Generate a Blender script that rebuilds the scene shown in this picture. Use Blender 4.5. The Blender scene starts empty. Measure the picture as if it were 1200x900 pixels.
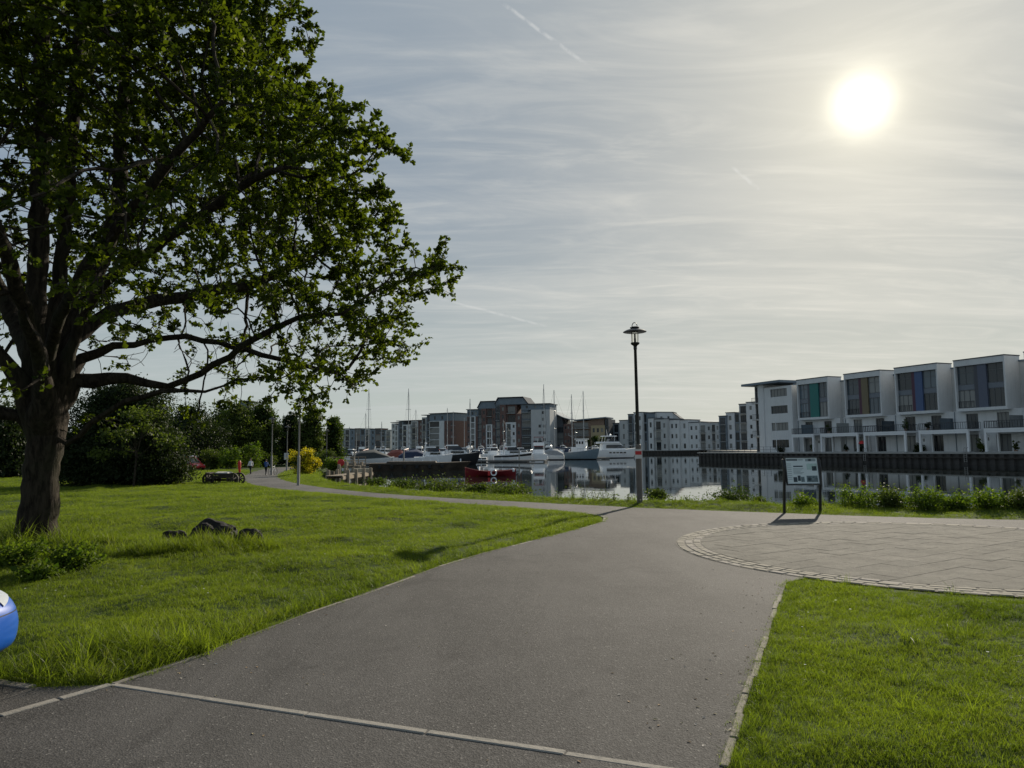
import bpy, bmesh, math, random
import numpy as np
from mathutils import Vector, Matrix, kdtree
R = math.radians
rnd = random.Random(11)
rng = np.random.default_rng(5)
S = bpy.context.scene
COL = S.collection

# ------------------------------------------------------------------ camera
FPX = 850.0                      # focal length in photograph pixels (1200 wide)
EYE = 1.85
PITCH = math.atan(77.0 / FPX)
ROLL = R(0.5)
cam_rot = Matrix.Rotation(math.pi / 2 + PITCH, 3, 'X') @ Matrix.Rotation(-ROLL, 3, 'Z')
cd = bpy.data.cameras.new('camera')
cd.sensor_width = 36.0
cd.lens = 36.0 * FPX / 1200.0
cd.clip_start = 0.05
cd.clip_end = 9000
cam = bpy.data.objects.new('camera', cd)
COL.objects.link(cam)
cam.matrix_world = Matrix.Translation((0, 0, EYE)) @ cam_rot.to_4x4()
S.camera = cam

def ray(px, py):
    return cam_rot @ Vector(((px - 600) / FPX, -(py - 450) / FPX, -1.0))

def at(px, py, y):
    """the point at distance y on the sight line through a spot of the photograph"""
    d = ray(px, py)
    t = y / d.y
    return Vector((d.x * t, y, EYE + d.z * t))

# ------------------------------------------------------------------ light
SUNDIR = ray(1010, 121).normalized()
SUN_EL = math.asin(SUNDIR.z)
SUN_AZ = math.atan2(SUNDIR.x, SUNDIR.y)
sl = bpy.data.lights.new('sun', 'SUN')
sl.energy = 5.0
sl.angle = R(0.6)
sl.color = (1.0, 0.90, 0.74)
so = bpy.data.objects.new('sun', sl)
so.rotation_euler = (-SUNDIR).to_track_quat('-Z', 'Y').to_euler()
COL.objects.link(so)

S.view_settings.view_transform = 'Standard'
S.view_settings.look = 'None'
S.view_settings.gamma = 1.0
S.view_settings.exposure = 0.12
S.view_settings.use_curve_mapping = False

W = bpy.data.worlds.new('World')
S.world = W
W.use_nodes = True
nt = W.node_tree
nt.nodes.clear()

class NT:
    """small helper to wire shader nodes"""
    def __init__(s, tree): s.t = tree
    def n(s, typ, **kw):
        nd = s.t.nodes.new(typ)
        for k, v in kw.items():
            if k.startswith('i_'):
                key = k[2:]
                key = int(key) if key.isdigit() else key.replace('_', ' ')
                nd.inputs[key].default_value = v
            else:
                setattr(nd, k, v)
        return nd
    def l(s, a, b): s.t.links.new(a, b)
    def math(s, op, a, b=None, clamp=False):
        nd = s.t.nodes.new('ShaderNodeMath'); nd.operation = op; nd.use_clamp = clamp
        for i, v in enumerate((a, b)):
            if v is None: continue
            if isinstance(v, (int, float)): nd.inputs[i].default_value = v
            else: s.l(v, nd.inputs[i])
        return nd.outputs[0]
    def vmath(s, op, a, b=None):
        nd = s.t.nodes.new('ShaderNodeVectorMath'); nd.operation = op
        for i, v in enumerate((a, b)):
            if v is None: continue
            if isinstance(v, (tuple, list, Vector)): nd.inputs[i].default_value = tuple(v)
            else: s.l(v, nd.inputs[i])
        return nd.outputs['Value'] if op in ('DOT_PRODUCT', 'LENGTH', 'DISTANCE') else nd.outputs[0]
    def mix(s, fac, a, b, blend='MIX'):
        nd = s.t.nodes.new('ShaderNodeMix'); nd.data_type = 'RGBA'; nd.blend_type = blend
        for i, v in ((0, fac), (6, a), (7, b)):
            if isinstance(v, (int, float)): nd.inputs[i].default_value = v
            elif isinstance(v, (tuple, list)): nd.inputs[i].default_value = (*v, 1) if len(v) == 3 else v
            else: s.l(v, nd.inputs[i])
        return nd.outputs[2]
    def mapr(s, v, a, b, c=0.0, d=1.0, smooth=True):
        nd = s.t.nodes.new('ShaderNodeMapRange')
        if smooth: nd.interpolation_type = 'SMOOTHSTEP'
        s.l(v, nd.inputs[0])
        for i, x in zip((1, 2, 3, 4), (a, b, c, d)): nd.inputs[i].default_value = x
        return nd.outputs[0]
    def noise(s, vec, scale, detail=5, rough=0.55, dist=0.0):
        nd = s.t.nodes.new('ShaderNodeTexNoise')
        if vec is not None: s.l(vec, nd.inputs['Vector'])
        nd.inputs['Scale'].default_value = scale; nd.inputs['Detail'].default_value = detail
        nd.inputs['Roughness'].default_value = rough; nd.inputs['Distortion'].default_value = dist
        return nd.outputs[0]

w = NT(nt)
SKY_STRENGTH = 0.07
VEIL = 1.0 / SKY_STRENGTH
sky = w.n('ShaderNodeTexSky', sky_type='NISHITA', sun_disc=False, sun_elevation=SUN_EL,
          sun_rotation=SUN_AZ, altitude=10, air_density=1.0, dust_density=1.2, ozone_density=1.0)
tc = w.n('ShaderNodeTexCoord')
D = tc.outputs['Generated']
sep = w.n('ShaderNodeSeparateXYZ'); w.l(D, sep.inputs[0])
X, Y, Z = sep.outputs
zc = w.math('ADD', w.math('MAXIMUM', Z, 0.0), 0.10)
cu, cv = w.math('DIVIDE', X, zc), w.math('DIVIDE', Y, zc)
cmb = w.n('ShaderNodeCombineXYZ'); w.l(cu, cmb.inputs[0]); w.l(cv, cmb.inputs[1])
def streak(rot, sx, sy, scale, a, b, dist=0.6):
    mp = w.n('ShaderNodeMapping'); w.l(cmb.outputs[0], mp.inputs[0])
    mp.inputs['Rotation'].default_value = (0, 0, rot); mp.inputs['Scale'].default_value = (sx, sy, 1)
    return w.mapr(w.noise(mp.outputs[0], scale, 7, 0.6, dist), a, b)
s1 = streak(R(-20), 0.22, 1.0, 1.1, 0.42, 0.74, 0.9)
s2 = streak(R(-42), 0.42, 1.3, 1.1, 0.42, 0.78, 1.8)
s3 = streak(R(-6), 0.09, 1.6, 0.8, 0.44, 0.66, 0.4)
s4 = streak(R(-34), 0.60, 1.9, 2.0, 0.40, 0.80, 2.4)
# grey blue thin overcast, paler and warmer towards the horizon and towards the sun
lowf = w.mapr(Z, 0.0, 0.36)
ang = w.math('ARCCOSINE', w.math('MINIMUM', w.vmath('DOT_PRODUCT', D, SUNDIR), 1.0))
veil = w.mix(lowf, (0.415 * VEIL, 0.48 * VEIL, 0.47 * VEIL), (0.14 * VEIL, 0.225 * VEIL, 0.335 * VEIL))
base = w.mix(0.94, sky.outputs[0], veil)
near = w.math('POWER', 2.718, w.math('MULTIPLY', ang, -1.0 / R(26)))
base = w.mix(w.math('MULTIPLY', near, 0.80), base, (0.66 * VEIL, 0.62 * VEIL, 0.515 * VEIL))
cl = w.math('MULTIPLY', w.math('ADD', w.math('MULTIPLY', s1, 0.45), w.math('ADD', w.math('MULTIPLY', s2, 0.45), w.math('ADD', w.math('MULTIPLY', s3, 0.22), w.math('MULTIPLY', s4, 0.45)))), 0.66, True)
ccol = w.mix(w.mapr(ang, R(50), R(8)), (0.50 * VEIL, 0.53 * VEIL, 0.54 * VEIL), (0.78 * VEIL, 0.75 * VEIL, 0.67 * VEIL))
base = w.mix(cl, base, ccol)
# old vapour trails
def trail(p0, p1, width, amt, prev):
    a, b = ray(*p0).normalized(), ray(*p1).normalized()
    nrm = a.cross(b).normalized()
    mid = (a + b).normalized()
    half = math.acos(max(-1, min(1, a.dot(b)))) / 2
    wob = w.math('MULTIPLY', w.math('SUBTRACT', w.noise(D, 40, 3), 0.5), width * 1.2)
    off = w.math('ABSOLUTE', w.math('ADD', w.vmath('DOT_PRODUCT', D, nrm), wob))
    line = w.mapr(off, width, width * 0.1)
    ends = w.mapr(w.vmath('DOT_PRODUCT', D, mid), math.cos(half * 1.15), math.cos(half * 0.7))
    puff = w.mapr(w.noise(D, 60, 4), 0.30, 0.62)
    f = w.math('MULTIPLY', w.math('MULTIPLY', line, ends), w.math('MULTIPLY', puff, amt))
    return w.mix(f, prev, (0.72 * VEIL, 0.72 * VEIL, 0.70 * VEIL))
base = trail((575, -6), (694, 80), 0.0034, 0.38, base)
base = trail((858, 196), (890, 222), 0.0034, 0.35, base)
base = trail((515, 350), (640, 382), 0.0026, 0.3, base)
# the sun seen through the veil, and its aureole
glow = w.math('ADD', w.math('MULTIPLY', w.math('POWER', 2.718, w.math('MULTIPLY', w.math('POWER', w.math('DIVIDE', ang, R(1.60)), 2.0), -1.0)), 1.05 * VEIL),
              w.math('MULTIPLY', w.math('POWER', 2.718, w.math('MULTIPLY', ang, -1.0 / R(6.0))), 0.30 * VEIL))
gl = w.n('ShaderNodeVectorMath', operation='SCALE'); gl.inputs[0].default_value = (1.0, 0.93, 0.70); w.l(glow, gl.inputs[3])
fin = w.vmath('ADD', base, gl.outputs[0])
bg = w.n('ShaderNodeBackground'); w.l(fin, bg.inputs[0]); bg.inputs[1].default_value = SKY_STRENGTH
out = w.n('ShaderNodeOutputWorld'); w.l(bg.outputs[0], out.inputs[0])

# ------------------------------------------------------------------ helpers: terrain
WATER = -0.72
QUAY = 0.9
def gz(y):
    t = min(1.0, max(0.0, (y - 25.0) / 60.0))
    return -0.40 * t * t * (3 - 2 * t)
def gz_np(y):
    t = np.clip((y - 25.0) / 60.0, 0, 1)
    return -0.40 * t * t * (3 - 2 * t)
def G(px, py):
    """ground point under a spot of the photograph"""
    d = ray(px, py)
    z = 0.0
    for _ in range(30):
        t = (z - EYE) / d.z
        z = gz(d.y * t)
    return (d.x * t, d.y * t)
def GW(px, py, z=WATER):
    d = ray(px, py); t = (z - EYE) / d.z
    return (d.x * t, d.y * t)

# ------------------------------------------------------------------ helpers: objects
def link(o, parent=None):
    COL.objects.link(o)
    if parent is not None: o.parent = parent
    return o
def props(o, label=None, cat=None, group=None, kind=None):
    if label: o['label'] = label
    if cat: o['category'] = cat
    if group: o['group'] = group
    if kind: o['kind'] = kind
    return o
def thing(name, label, cat, loc=(0, 0, 0), rz=0.0, group=None):
    o = bpy.data.objects.new(name, None)
    o.empty_display_size = 0.3
    o.location = loc; o.rotation_euler = (0, 0, rz)
    return props(link(o), label, cat, group)
def place(name, data, parent, loc=(0, 0, 0), rz=0.0, kind=None):
    o = bpy.data.objects.new(name, data)
    o.location = loc; o.rotation_euler = (0, 0, rz)
    if kind: o['kind'] = kind
    return link(o, parent)
def dup(root, loc, rz=0.0, label=None, group=None, scale=None, keep=()):
    r = root.copy(); COL.objects.link(r); r.location = loc; r.rotation_euler = (0, 0, rz)
    if scale: r.scale = scale
    if label: r['label'] = label
    if group: r['group'] = group
    for ch in list(root.children):
        c = ch.copy(); COL.objects.link(c); c.parent = r
        for g in list(ch.children):
            d = g.copy(); COL.objects.link(d); d.parent = c
    return r

class MB:
    def __init__(s): s.v = []; s.f = []; s.m = []
    def add(s, vs, fs, mi=0):
        b = len(s.v); s.v.extend(tuple(p) for p in vs)
        for f in fs: s.f.append(tuple(b + i for i in f)); s.m.append(mi)
        return s
    def box(s, x0, x1, y0, y1, z0, z1, mi=0, M=None):
        vs = [(x0, y0, z0), (x1, y0, z0), (x1, y1, z0), (x0, y1, z0), (x0, y0, z1), (x1, y0, z1), (x1, y1, z1), (x0, y1, z1)]
        if M is not None: vs = [M @ Vector(p) for p in vs]
        return s.add(vs, [(0, 3, 2, 1), (4, 5, 6, 7), (0, 1, 5, 4), (1, 2, 6, 5), (2, 3, 7, 6), (3, 0, 4, 7)], mi)
    def prism(s, poly, z0, z1, mi=0, M=None):
        n = len(poly)
        vs = [(p[0], p[1], z0) for p in poly] + [(p[0], p[1], z1) for p in poly]
        if M is not None: vs = [M @ Vector(p) for p in vs]
        fs = [tuple(range(n - 1, -1, -1)), tuple(range(n, 2 * n))]
        fs += [(i, (i + 1) % n, n + (i + 1) % n, n + i) for i in range(n)]
        return s.add(vs, fs, mi)
    def xprism(s, prof, x0, x1, mi=0):
        """profile in (y,z) swept along x"""
        n = len(prof)
        vs = [(x0, p[0], p[1]) for p in prof] + [(x1, p[0], p[1]) for p in prof]
        fs = [tuple(range(n)), tuple(range(2 * n - 1, n - 1, -1))]
        fs += [(i, n + i, n + (i + 1) % n, (i + 1) % n) for i in range(n)]
        return s.add(vs, fs, mi)
    def yprism(s, prof, y0, y1, mi=0):
        """profile in (x,z) swept along y"""
        n = len(prof)
        vs = [(p[0], y0, p[1]) for p in prof] + [(p[0], y1, p[1]) for p in prof]
        fs = [tuple(range(n)), tuple(range(2 * n - 1, n - 1, -1))]
        fs += [(i, n + i, n + (i + 1) % n, (i + 1) % n) for i in range(n)]
        return s.add(vs, fs, mi)
    def loft(s, rings, mi=0, caps=True, closed=True):
        n = len(rings[0]); b = len(s.v)
        for r in rings: s.v.extend(tuple(p) for p in r)
        for k in range(len(rings) - 1):
            for i in range(n if closed else n - 1):
                j = (i + 1) % n
                s.f.append((b + k * n + i, b + k * n + j, b + (k + 1) * n + j, b + (k + 1) * n + i)); s.m.append(mi)
        if caps:
            s.f.append(tuple(b + i for i in range(n - 1, -1, -1))); s.m.append(mi)
            e = b + (len(rings) - 1) * n
            s.f.append(tuple(e + i for i in range(n))); s.m.append(mi)
        return s
    def tube(s, pts, rad, n=8, mi=0, caps=True):
        pts = [Vector(p) for p in pts]
        if not isinstance(rad, (list, tuple)): rad = [rad] * len(pts)
        rings = []; up = None
        for i, p in enumerate(pts):
            t = (pts[min(i + 1, len(pts) - 1)] - pts[max(i - 1, 0)])
            if t.length < 1e-9: t = Vector((0, 0, 1))
            t.normalize()
            if up is None:
                up = Vector((1, 0, 0)) if abs(t.x) < 0.8 else Vector((0, 1, 0))
            a = (up - t * up.dot(t)).normalized(); b = t.cross(a); up = a
            rings.append([p + (a * math.cos(2 * math.pi * k / n) + b * math.sin(2 * math.pi * k / n)) * rad[i] for k in range(n)])
        return s.loft(rings, mi, caps)
    def lathe(s, prof, n=20, c=(0, 0, 0), mi=0):
        rings = [[(c[0] + r * math.cos(2 * math.pi * k / n), c[1] + r * math.sin(2 * math.pi * k / n), c[2] + z) for k in range(n)] for r, z in prof]
        return s.loft(rings, mi)
    def mesh(s, name, mats, smooth=False, bevel=0.0):
        me = bpy.data.meshes.new(name)
        me.from_pydata(s.v, [], s.f)
        if not isinstance(mats, (list, tuple)): mats = [mats]
        for m in mats: me.materials.append(m)
        me.polygons.foreach_set('material_index', s.m)
        if bevel:
            bm = bmesh.new(); bm.from_mesh(me)
            bmesh.ops.bevel(bm, geom=[e for e in bm.edges if len(e.link_faces) == 2 and e.calc_face_angle(0) > 0.5],
                            offset=bevel, segments=1, affect='EDGES')
            bm.to_mesh(me); bm.free()
        if smooth:
            me.polygons.foreach_set('use_smooth', [True] * len(me.polygons))
            try: me.set_sharp_from_angle(angle=R(48))
            except Exception: pass
        me.update()
        return me
    def build(s, name, mats, parent=None, loc=(0, 0, 0), rz=0.0, smooth=False, bevel=0.0, kind=None):
        return place(name, s.mesh(name, mats, smooth, bevel), parent, loc, rz, kind)

def mesh_np(name, V, F, mats, tint=None, smooth=False):
    me = bpy.data.meshes.new(name)
    k = F.shape[1]
    me.vertices.add(len(V)); me.vertices.foreach_set('co', np.ascontiguousarray(V, dtype=np.float32).ravel())
    me.loops.add(F.size); me.loops.foreach_set('vertex_index', np.ascontiguousarray(F, dtype=np.int32).ravel())
    me.polygons.add(len(F)); me.polygons.foreach_set('loop_start', np.arange(len(F), dtype=np.int32) * k)
    if smooth: me.polygons.foreach_set('use_smooth', np.ones(len(F), dtype=bool))
    if not isinstance(mats, (list, tuple)): mats = [mats]
    for m in mats: me.materials.append(m)
    me.update(calc_edges=True)
    if tint is not None:
        a = me.attributes.new('tint', 'FLOAT', 'FACE'); a.data.foreach_set('value', np.ascontiguousarray(tint, dtype=np.float32))
    me.validate()
    return me

# ------------------------------------------------------------------ materials
MATS = {}
def mat(name, c, rough=0.6, var=0.15, scale=3.0, bump=0.0, bscale=None, metal=0.0, spec=0.4, coat=0.0, world=False, streak=0.0):
    if name in MATS: return MATS[name]
    m = bpy.data.materials.new(name); m.use_nodes = True
    t = NT(m.node_tree); p = m.node_tree.nodes['Principled BSDF']
    if world: co = t.n('ShaderNodeNewGeometry').outputs['Position']
    else: co = t.n('ShaderNodeTexCoord').outputs['Object']
    n1 = t.noise(co, scale, 6, 0.6)
    n2 = t.noise(co, scale * 7.3, 4, 0.6)
    f = t.math('ADD', t.math('MULTIPLY', n1, 0.65), t.math('MULTIPLY', n2, 0.35))
    f = t.mapr(f, 0.3, 0.7, 0, 1, False)
    col = t.mix(f, tuple(x * (1 - var) for x in c), tuple(min(1, x * (1 + var)) for x in c))
    if streak:
        mp = t.n('ShaderNodeMapping'); t.l(co, mp.inputs[0]); mp.inputs['Scale'].default_value = (1.3, 1.3, 0.12)
        sn = t.mapr(t.noise(mp.outputs[0], 2.2, 5, 0.6), 0.45, 0.75)
        col = t.mix(t.math('MULTIPLY', sn, streak), col, tuple(x * 0.45 for x in c))
    t.l(col, p.inputs['Base Color'])
    p.inputs['Roughness'].default_value = rough; p.inputs['Metallic'].default_value = metal
    p.inputs['Specular IOR Level'].default_value = spec; p.inputs['Coat Weight'].default_value = coat
    if coat: p.inputs['Coat Roughness'].default_value = 0.05
    if bump:
        b = t.n('ShaderNodeBump'); b.inputs['Strength'].default_value = bump; b.inputs['Distance'].default_value = 0.02
        t.l(t.noise(co, bscale or scale * 8, 5, 0.6), b.inputs['Height']); t.l(b.outputs[0], p.inputs['Normal'])
    MATS[name] = m
    return m

def leafmat(name, dark, light, trans=0.45, rough=0.6, spec=0.14, tcol=None, random_inst=False):
    if name in MATS: return MATS[name]
    m = bpy.data.materials.new(name); m.use_nodes = True
    t = NT(m.node_tree); t.t.nodes.clear()
    a = t.n('ShaderNodeAttribute', attribute_name='tint')
    f = a.outputs['Fac']
    if random_inst:
        oi = t.n('ShaderNodeObjectInfo')
        pos = t.n('ShaderNodeNewGeometry').outputs['Position']
        big = t.mapr(t.noise(pos, 0.45, 4, 0.6), 0.32, 0.68)
        f = t.math('ADD', t.math('MULTIPLY', f, 0.45), t.math('ADD', t.math('MULTIPLY', oi.outputs['Random'], 0.2), t.math('MULTIPLY', big, 0.35)))
    col = t.mix(f, dark, light)
    p = t.n('ShaderNodeBsdfPrincipled'); t.l(col, p.inputs['Base Color'])
    p.inputs['Roughness'].default_value = rough; p.inputs['Specular IOR Level'].default_value = spec
    tr = t.n('ShaderNodeBsdfTranslucent')
    tc_ = t.mix(1.0, col, tcol or (1.25, 1.35, 0.45), 'MULTIPLY'); t.l(tc_, tr.inputs[0])
    mx = t.n('ShaderNodeMixShader'); mx.inputs[0].default_value = trans
    t.l(p.outputs[0], mx.inputs[1]); t.l(tr.outputs[0], mx.inputs[2])
    o = t.n('ShaderNodeOutputMaterial'); t.l(mx.outputs[0], o.inputs[0])
    MATS[name] = m
    return m

def glassmat(name, c=(0.03, 0.035, 0.04), rough=0.06, spec=0.6, curtains=0.0):
    if name in MATS: return MATS[name]
    m = bpy.data.materials.new(name); m.use_nodes = True
    t = NT(m.node_tree); p = m.node_tree.nodes['Principled BSDF']
    oi = t.n('ShaderNodeObjectInfo'); rr = oi.outputs['Random']
    col = t.mix(rr, tuple(x * 0.4 for x in c), tuple(x * 2.2 for x in c))  # random pane tone, its lighter end painting reflected sky
    # drawn curtains and blinds show pale behind some panes
    wv = t.n('ShaderNodeTexWave'); wv.inputs['Scale'].default_value = 2.2; wv.inputs['Distortion'].default_value = 1.5
    t.l(t.n('ShaderNodeTexCoord').outputs['Object'], wv.inputs['Vector'])
    cur = t.mix(wv.outputs['Fac'], (0.16, 0.165, 0.16), (0.32, 0.32, 0.30))
    fr_ = t.math('FRACT', t.math('MULTIPLY', rr, 7.31))
    col = t.mix(t.math('MULTIPLY', t.math('GREATER_THAN', fr_, 0.58), curtains), col, cur)
    t.l(col, p.inputs['Base Color'])
    p.inputs['Roughness'].default_value = rough; p.inputs['Specular IOR Level'].default_value = spec
    MATS[name] = m
    return m

M_white = mat('white_render', (0.68, 0.68, 0.67), 0.8, 0.07, 0.4, streak=0.18)
M_white2 = mat('pale_grey_render', (0.53, 0.53, 0.515), 0.8, 0.08, 0.4, streak=0.2)
M_trim = mat('white_trim', (0.80, 0.80, 0.79), 0.6, 0.05, 1.0)
M_brick = mat('red_brick', (0.165, 0.102, 0.086), 0.9, 0.3, 1.2)
M_brown = mat('brown_brick', (0.24, 0.165, 0.12), 0.85, 0.2, 1.2)
M_zinc = mat('grey_zinc_cladding', (0.20, 0.235, 0.265), 0.8, 0.15, 0.6, spec=0.15)
M_slate = mat('slate_roof', (0.09, 0.10, 0.112), 0.9, 0.2, 1.0, spec=0.1)
M_dark = mat('dark_metal', (0.03, 0.03, 0.033), 0.45, 0.2, 4, spec=0.5)
M_black = mat('black_paint', (0.012, 0.012, 0.013), 0.35, 0.2, 5, spec=0.5)
M_frame = mat('grey_window_frame', (0.12, 0.125, 0.13), 0.5, 0.1, 4)
M_yel = mat('ochre_render', (0.40, 0.32, 0.19), 0.8, 0.1, 1)
M_glass = glassmat('window_glass', (0.022, 0.026, 0.03), 0.08, 0.35, 0.8)
M_glass2 = glassmat('tinted_glass', (0.065, 0.085, 0.10), 0.08, 0.45, 0.75)
M_boatw = mat('white_gelcoat', (0.88, 0.88, 0.87), 0.3, 0.05, 2, coat=0.3)
M_boatglass = glassmat('boat_glass', (0.012, 0.013, 0.015), 0.08)
M_navy = mat('navy_hull', (0.02, 0.03, 0.06), 0.3, 0.2, 2, coat=0.3)
M_bluegrey = mat('blue_grey_hull', (0.16, 0.22, 0.26), 0.4, 0.15, 2, coat=0.2)
M_blackhull = mat('black_hull', (0.012, 0.012, 0.014), 0.4, 0.3, 2, coat=0.2)
M_alu = mat('mast_aluminium', (0.36, 0.37, 0.38), 0.4, 0.1, 3, metal=0.4)
M_timber = mat('weathered_timber', (0.25, 0.20, 0.14), 0.85, 0.3, 3, bump=0.3)
M_dtimber = mat('dark_wet_timber', (0.05, 0.042, 0.033), 0.8, 0.35, 3, bump=0.3)
M_canvas = mat('navy_canvas', (0.035, 0.05, 0.09), 0.9, 0.2, 4)
M_canvas2 = mat('grey_canvas', (0.30, 0.31, 0.32), 0.9, 0.15, 4)
M_redpaint = mat('dark_red_paint', (0.20, 0.018, 0.022), 0.4, 0.2, 3)
M_red = mat('bright_red', (0.55, 0.03, 0.03), 0.5, 0.15, 4)
M_rubber = mat('black_rubber', (0.018, 0.018, 0.018), 0.8, 0.2, 6)
M_galv = mat('galvanised_steel', (0.30, 0.29, 0.27), 0.5, 0.15, 5, metal=0.3)
# ------------------------------------------------------------------ terrain: outlines taken on the ground
LAWN_L = [G(*p) for p in [(130, 803), (220, 775), (330, 730), (420, 699), (540, 655), (640, 630), (690, 617), (707, 611)]]
TIP = [G(*p) for p in [(709, 607.5), (704, 604.2), (690, 602.2)]]
NEAR = [G(*p) for p in [(690, 602.2), (650, 598.2), (600, 594.5), (550, 591.2), (500, 588), (450, 584.5), (400, 580.5), (350, 576), (312, 571.5), (290, 567), (283, 562), (285, 558), (293, 553.5), (308, 550), (325, 547.5)]]
FARE = [G(*p) for p in [(750, 595.2), (700, 592.5), (640, 589.6), (590, 587), (540, 584.6), (490, 581.6), (440, 577.8), (400, 574), (365, 569.5), (340, 565), (328, 561), (325, 557.5), (331, 553.2), (340, 549.8), (352, 547.3)]]
FAR_R = [G(*p) for p in [(1200, 609.5), (1120, 608), (1000, 604.5), (920, 601.5), (850, 599)]]
PC = (7.75, 13.45); PR = 4.62      # paved circle
RING_IN, RING_OUT = 4.20, 4.66
LAWN_R = [G(*p) for p in [(920, 683), (905, 722), (886, 780), (865, 840), (848, 900)]]
BANK = [(60, 4), (40, 10), (20, 18.6), (14.6, 20.6), (9.2, 22.4), (6.0, 24.0), (3.6, 25.3), (0.5, 27.9), (-3.0, 31.4), (-7.0, 36.6), (-11.2, 45), (-16, 60), (-21, 78), (-25.5, 98), (-34, 150), (-48, 262), (-78, 396)]

def resample(pl, step):
    pl = [Vector((p[0], p[1])) for p in pl]
    d = [0.0]
    for a, b in zip(pl, pl[1:]): d.append(d[-1] + (b - a).length)
    n = max(1, int(round(d[-1] / step)))
    out_ = []; k = 0
    for i in range(n + 1):
        s = d[-1] * i / n
        while k < len(d) - 2 and d[k + 1] < s: k += 1
        u = (s - d[k]) / max(1e-9, d[k + 1] - d[k])
        out_.append(tuple(pl[k].lerp(pl[k + 1], u)))
    return out_
def resample_n(pl, n):
    L = sum((Vector(b) - Vector(a)).length for a, b in zip(pl, pl[1:]))
    return resample(pl, L / n)[:n] + [pl[-1]]
def smooth_pl(pl, k=2):
    for _ in range(k):
        q = [pl[0]]
        for a, b in zip(pl, pl[1:]):
            q.append((a[0] * .75 + b[0] * .25, a[1] * .75 + b[1] * .25)); q.append((a[0] * .25 + b[0] * .75, a[1] * .25 + b[1] * .75))
        q.append(pl[-1]); pl = q
    return pl
NEAR_S, FARE_S = smooth_pl(NEAR), smooth_pl(FARE)
LAWN_LS = smooth_pl(LAWN_L, 1)
TIP_S = smooth_pl([LAWN_L[-1]] + TIP, 2)

def seg_dist(P, pl):
    """distance of points P (n,2) to a polyline and the signed side of its nearest segment"""
    best = np.full(len(P), 1e9); side = np.zeros(len(P))
    for a, b in zip(pl, pl[1:]):
        a = np.array(a); b = np.array(b); ab = b - a
        t = np.clip(((P - a) @ ab) / (ab @ ab), 0, 1)
        d = P - (a + t[:, None] * ab)
        dd = np.hypot(d[:, 0], d[:, 1])
        cr = ab[0] * (P[:, 1] - a[1]) - ab[1] * (P[:, 0] - a[0])
        m = dd < best - 1e-7
        best[m] = dd[m]; side[m] = cr[m]
    return best, np.sign(side)
def inside(P, poly):
    x, y = P[:, 0], P[:, 1]; r = np.zeros(len(P), bool)
    n = len(poly)
    for i in range(n):
        x0, y0 = poly[i]; x1, y1 = poly[(i + 1) % n]
        c = (y0 > y) != (y1 > y)
        xi = (x1 - x0) * (y - y0) / ((y1 - y0) if abs(y1 - y0) > 1e-12 else 1e-12) + x0
        r ^= c & (x < xi)
    return r

strip_a, strip_b = LAWN_L[0], G(770, 900)
strip_dir = (Vector(strip_b) - Vector(strip_a)).normalized()
STRIP_END = (LAWN_R[-1][0] - 0.02, strip_a[1] + strip_dir.y / strip_dir.x * (LAWN_R[-1][0] - 0.02 - strip_a[0]))
corner_far = (14.0, strip_a[1] + strip_dir.y / strip_dir.x * (14.0 - strip_a[0]))
left_strip = G(0, 840)
bay_a, bay_b = G(38, 806), G(-60, 792)
ring_pt = lambda a, r: (PC[0] + r * math.cos(a), PC[1] + r * math.sin(a))
# the right lawn lies between the ring, its left edging and the car park
a0 = math.atan2(LAWN_R[0][1] - PC[1], LAWN_R[0][0] - PC[0])
LR_TOP = [ring_pt(a0 + (R(-62) - a0) * i / 12, RING_OUT + 0.02) for i in range(13)] + [(12.5, 8.6), (16, 8.4)]
LAWN_R_POLY = LR_TOP + [(16, corner_far[1] - 1.0)] + [STRIP_END] + LAWN_R[::-1]
# tarmac: junction, path and car park in one outline, flat part
TARMAC = [(-30, -16), (30, -16), (30, -2.0)] + [STRIP_END] + LAWN_R[::-1] + LR_TOP + [(16, 16.2)] + FAR_R + [FARE_S[0]] + [NEAR_S[0]] + TIP_S[::-1] + LAWN_LS[::-1][1:] + [bay_a, bay_b, (-30, bay_b[1] + 3)]
STRIP_POLY = NEAR_S + FARE_S[::-1]

def on_path(P): return inside(P, TARMAC) | inside(P, STRIP_POLY)
PATH_LINES = [TARMAC + [TARMAC[0]], NEAR_S, FARE_S]
def path_dist(P):
    d = np.full(len(P), 1e9)
    for pl in PATH_LINES: d = np.minimum(d, seg_dist(P, pl)[0])
    return d

# cheap smooth value noise for terrain (numpy)
def vnoise(P, scale, seed=0):
    r = np.random.default_rng(seed); T = r.random((64, 64))
    q = P * scale; i = np.floor(q).astype(int); f = q - i; f = f * f * (3 - 2 * f)
    def t(a, b): return T[a % 64, b % 64]
    x, y = i[:, 0], i[:, 1]
    return (t(x, y) * (1 - f[:, 0]) + t(x + 1, y) * f[:, 0]) * (1 - f[:, 1]) + (t(x, y + 1) * (1 - f[:, 0]) + t(x + 1, y + 1) * f[:, 0]) * f[:, 1]

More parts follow.
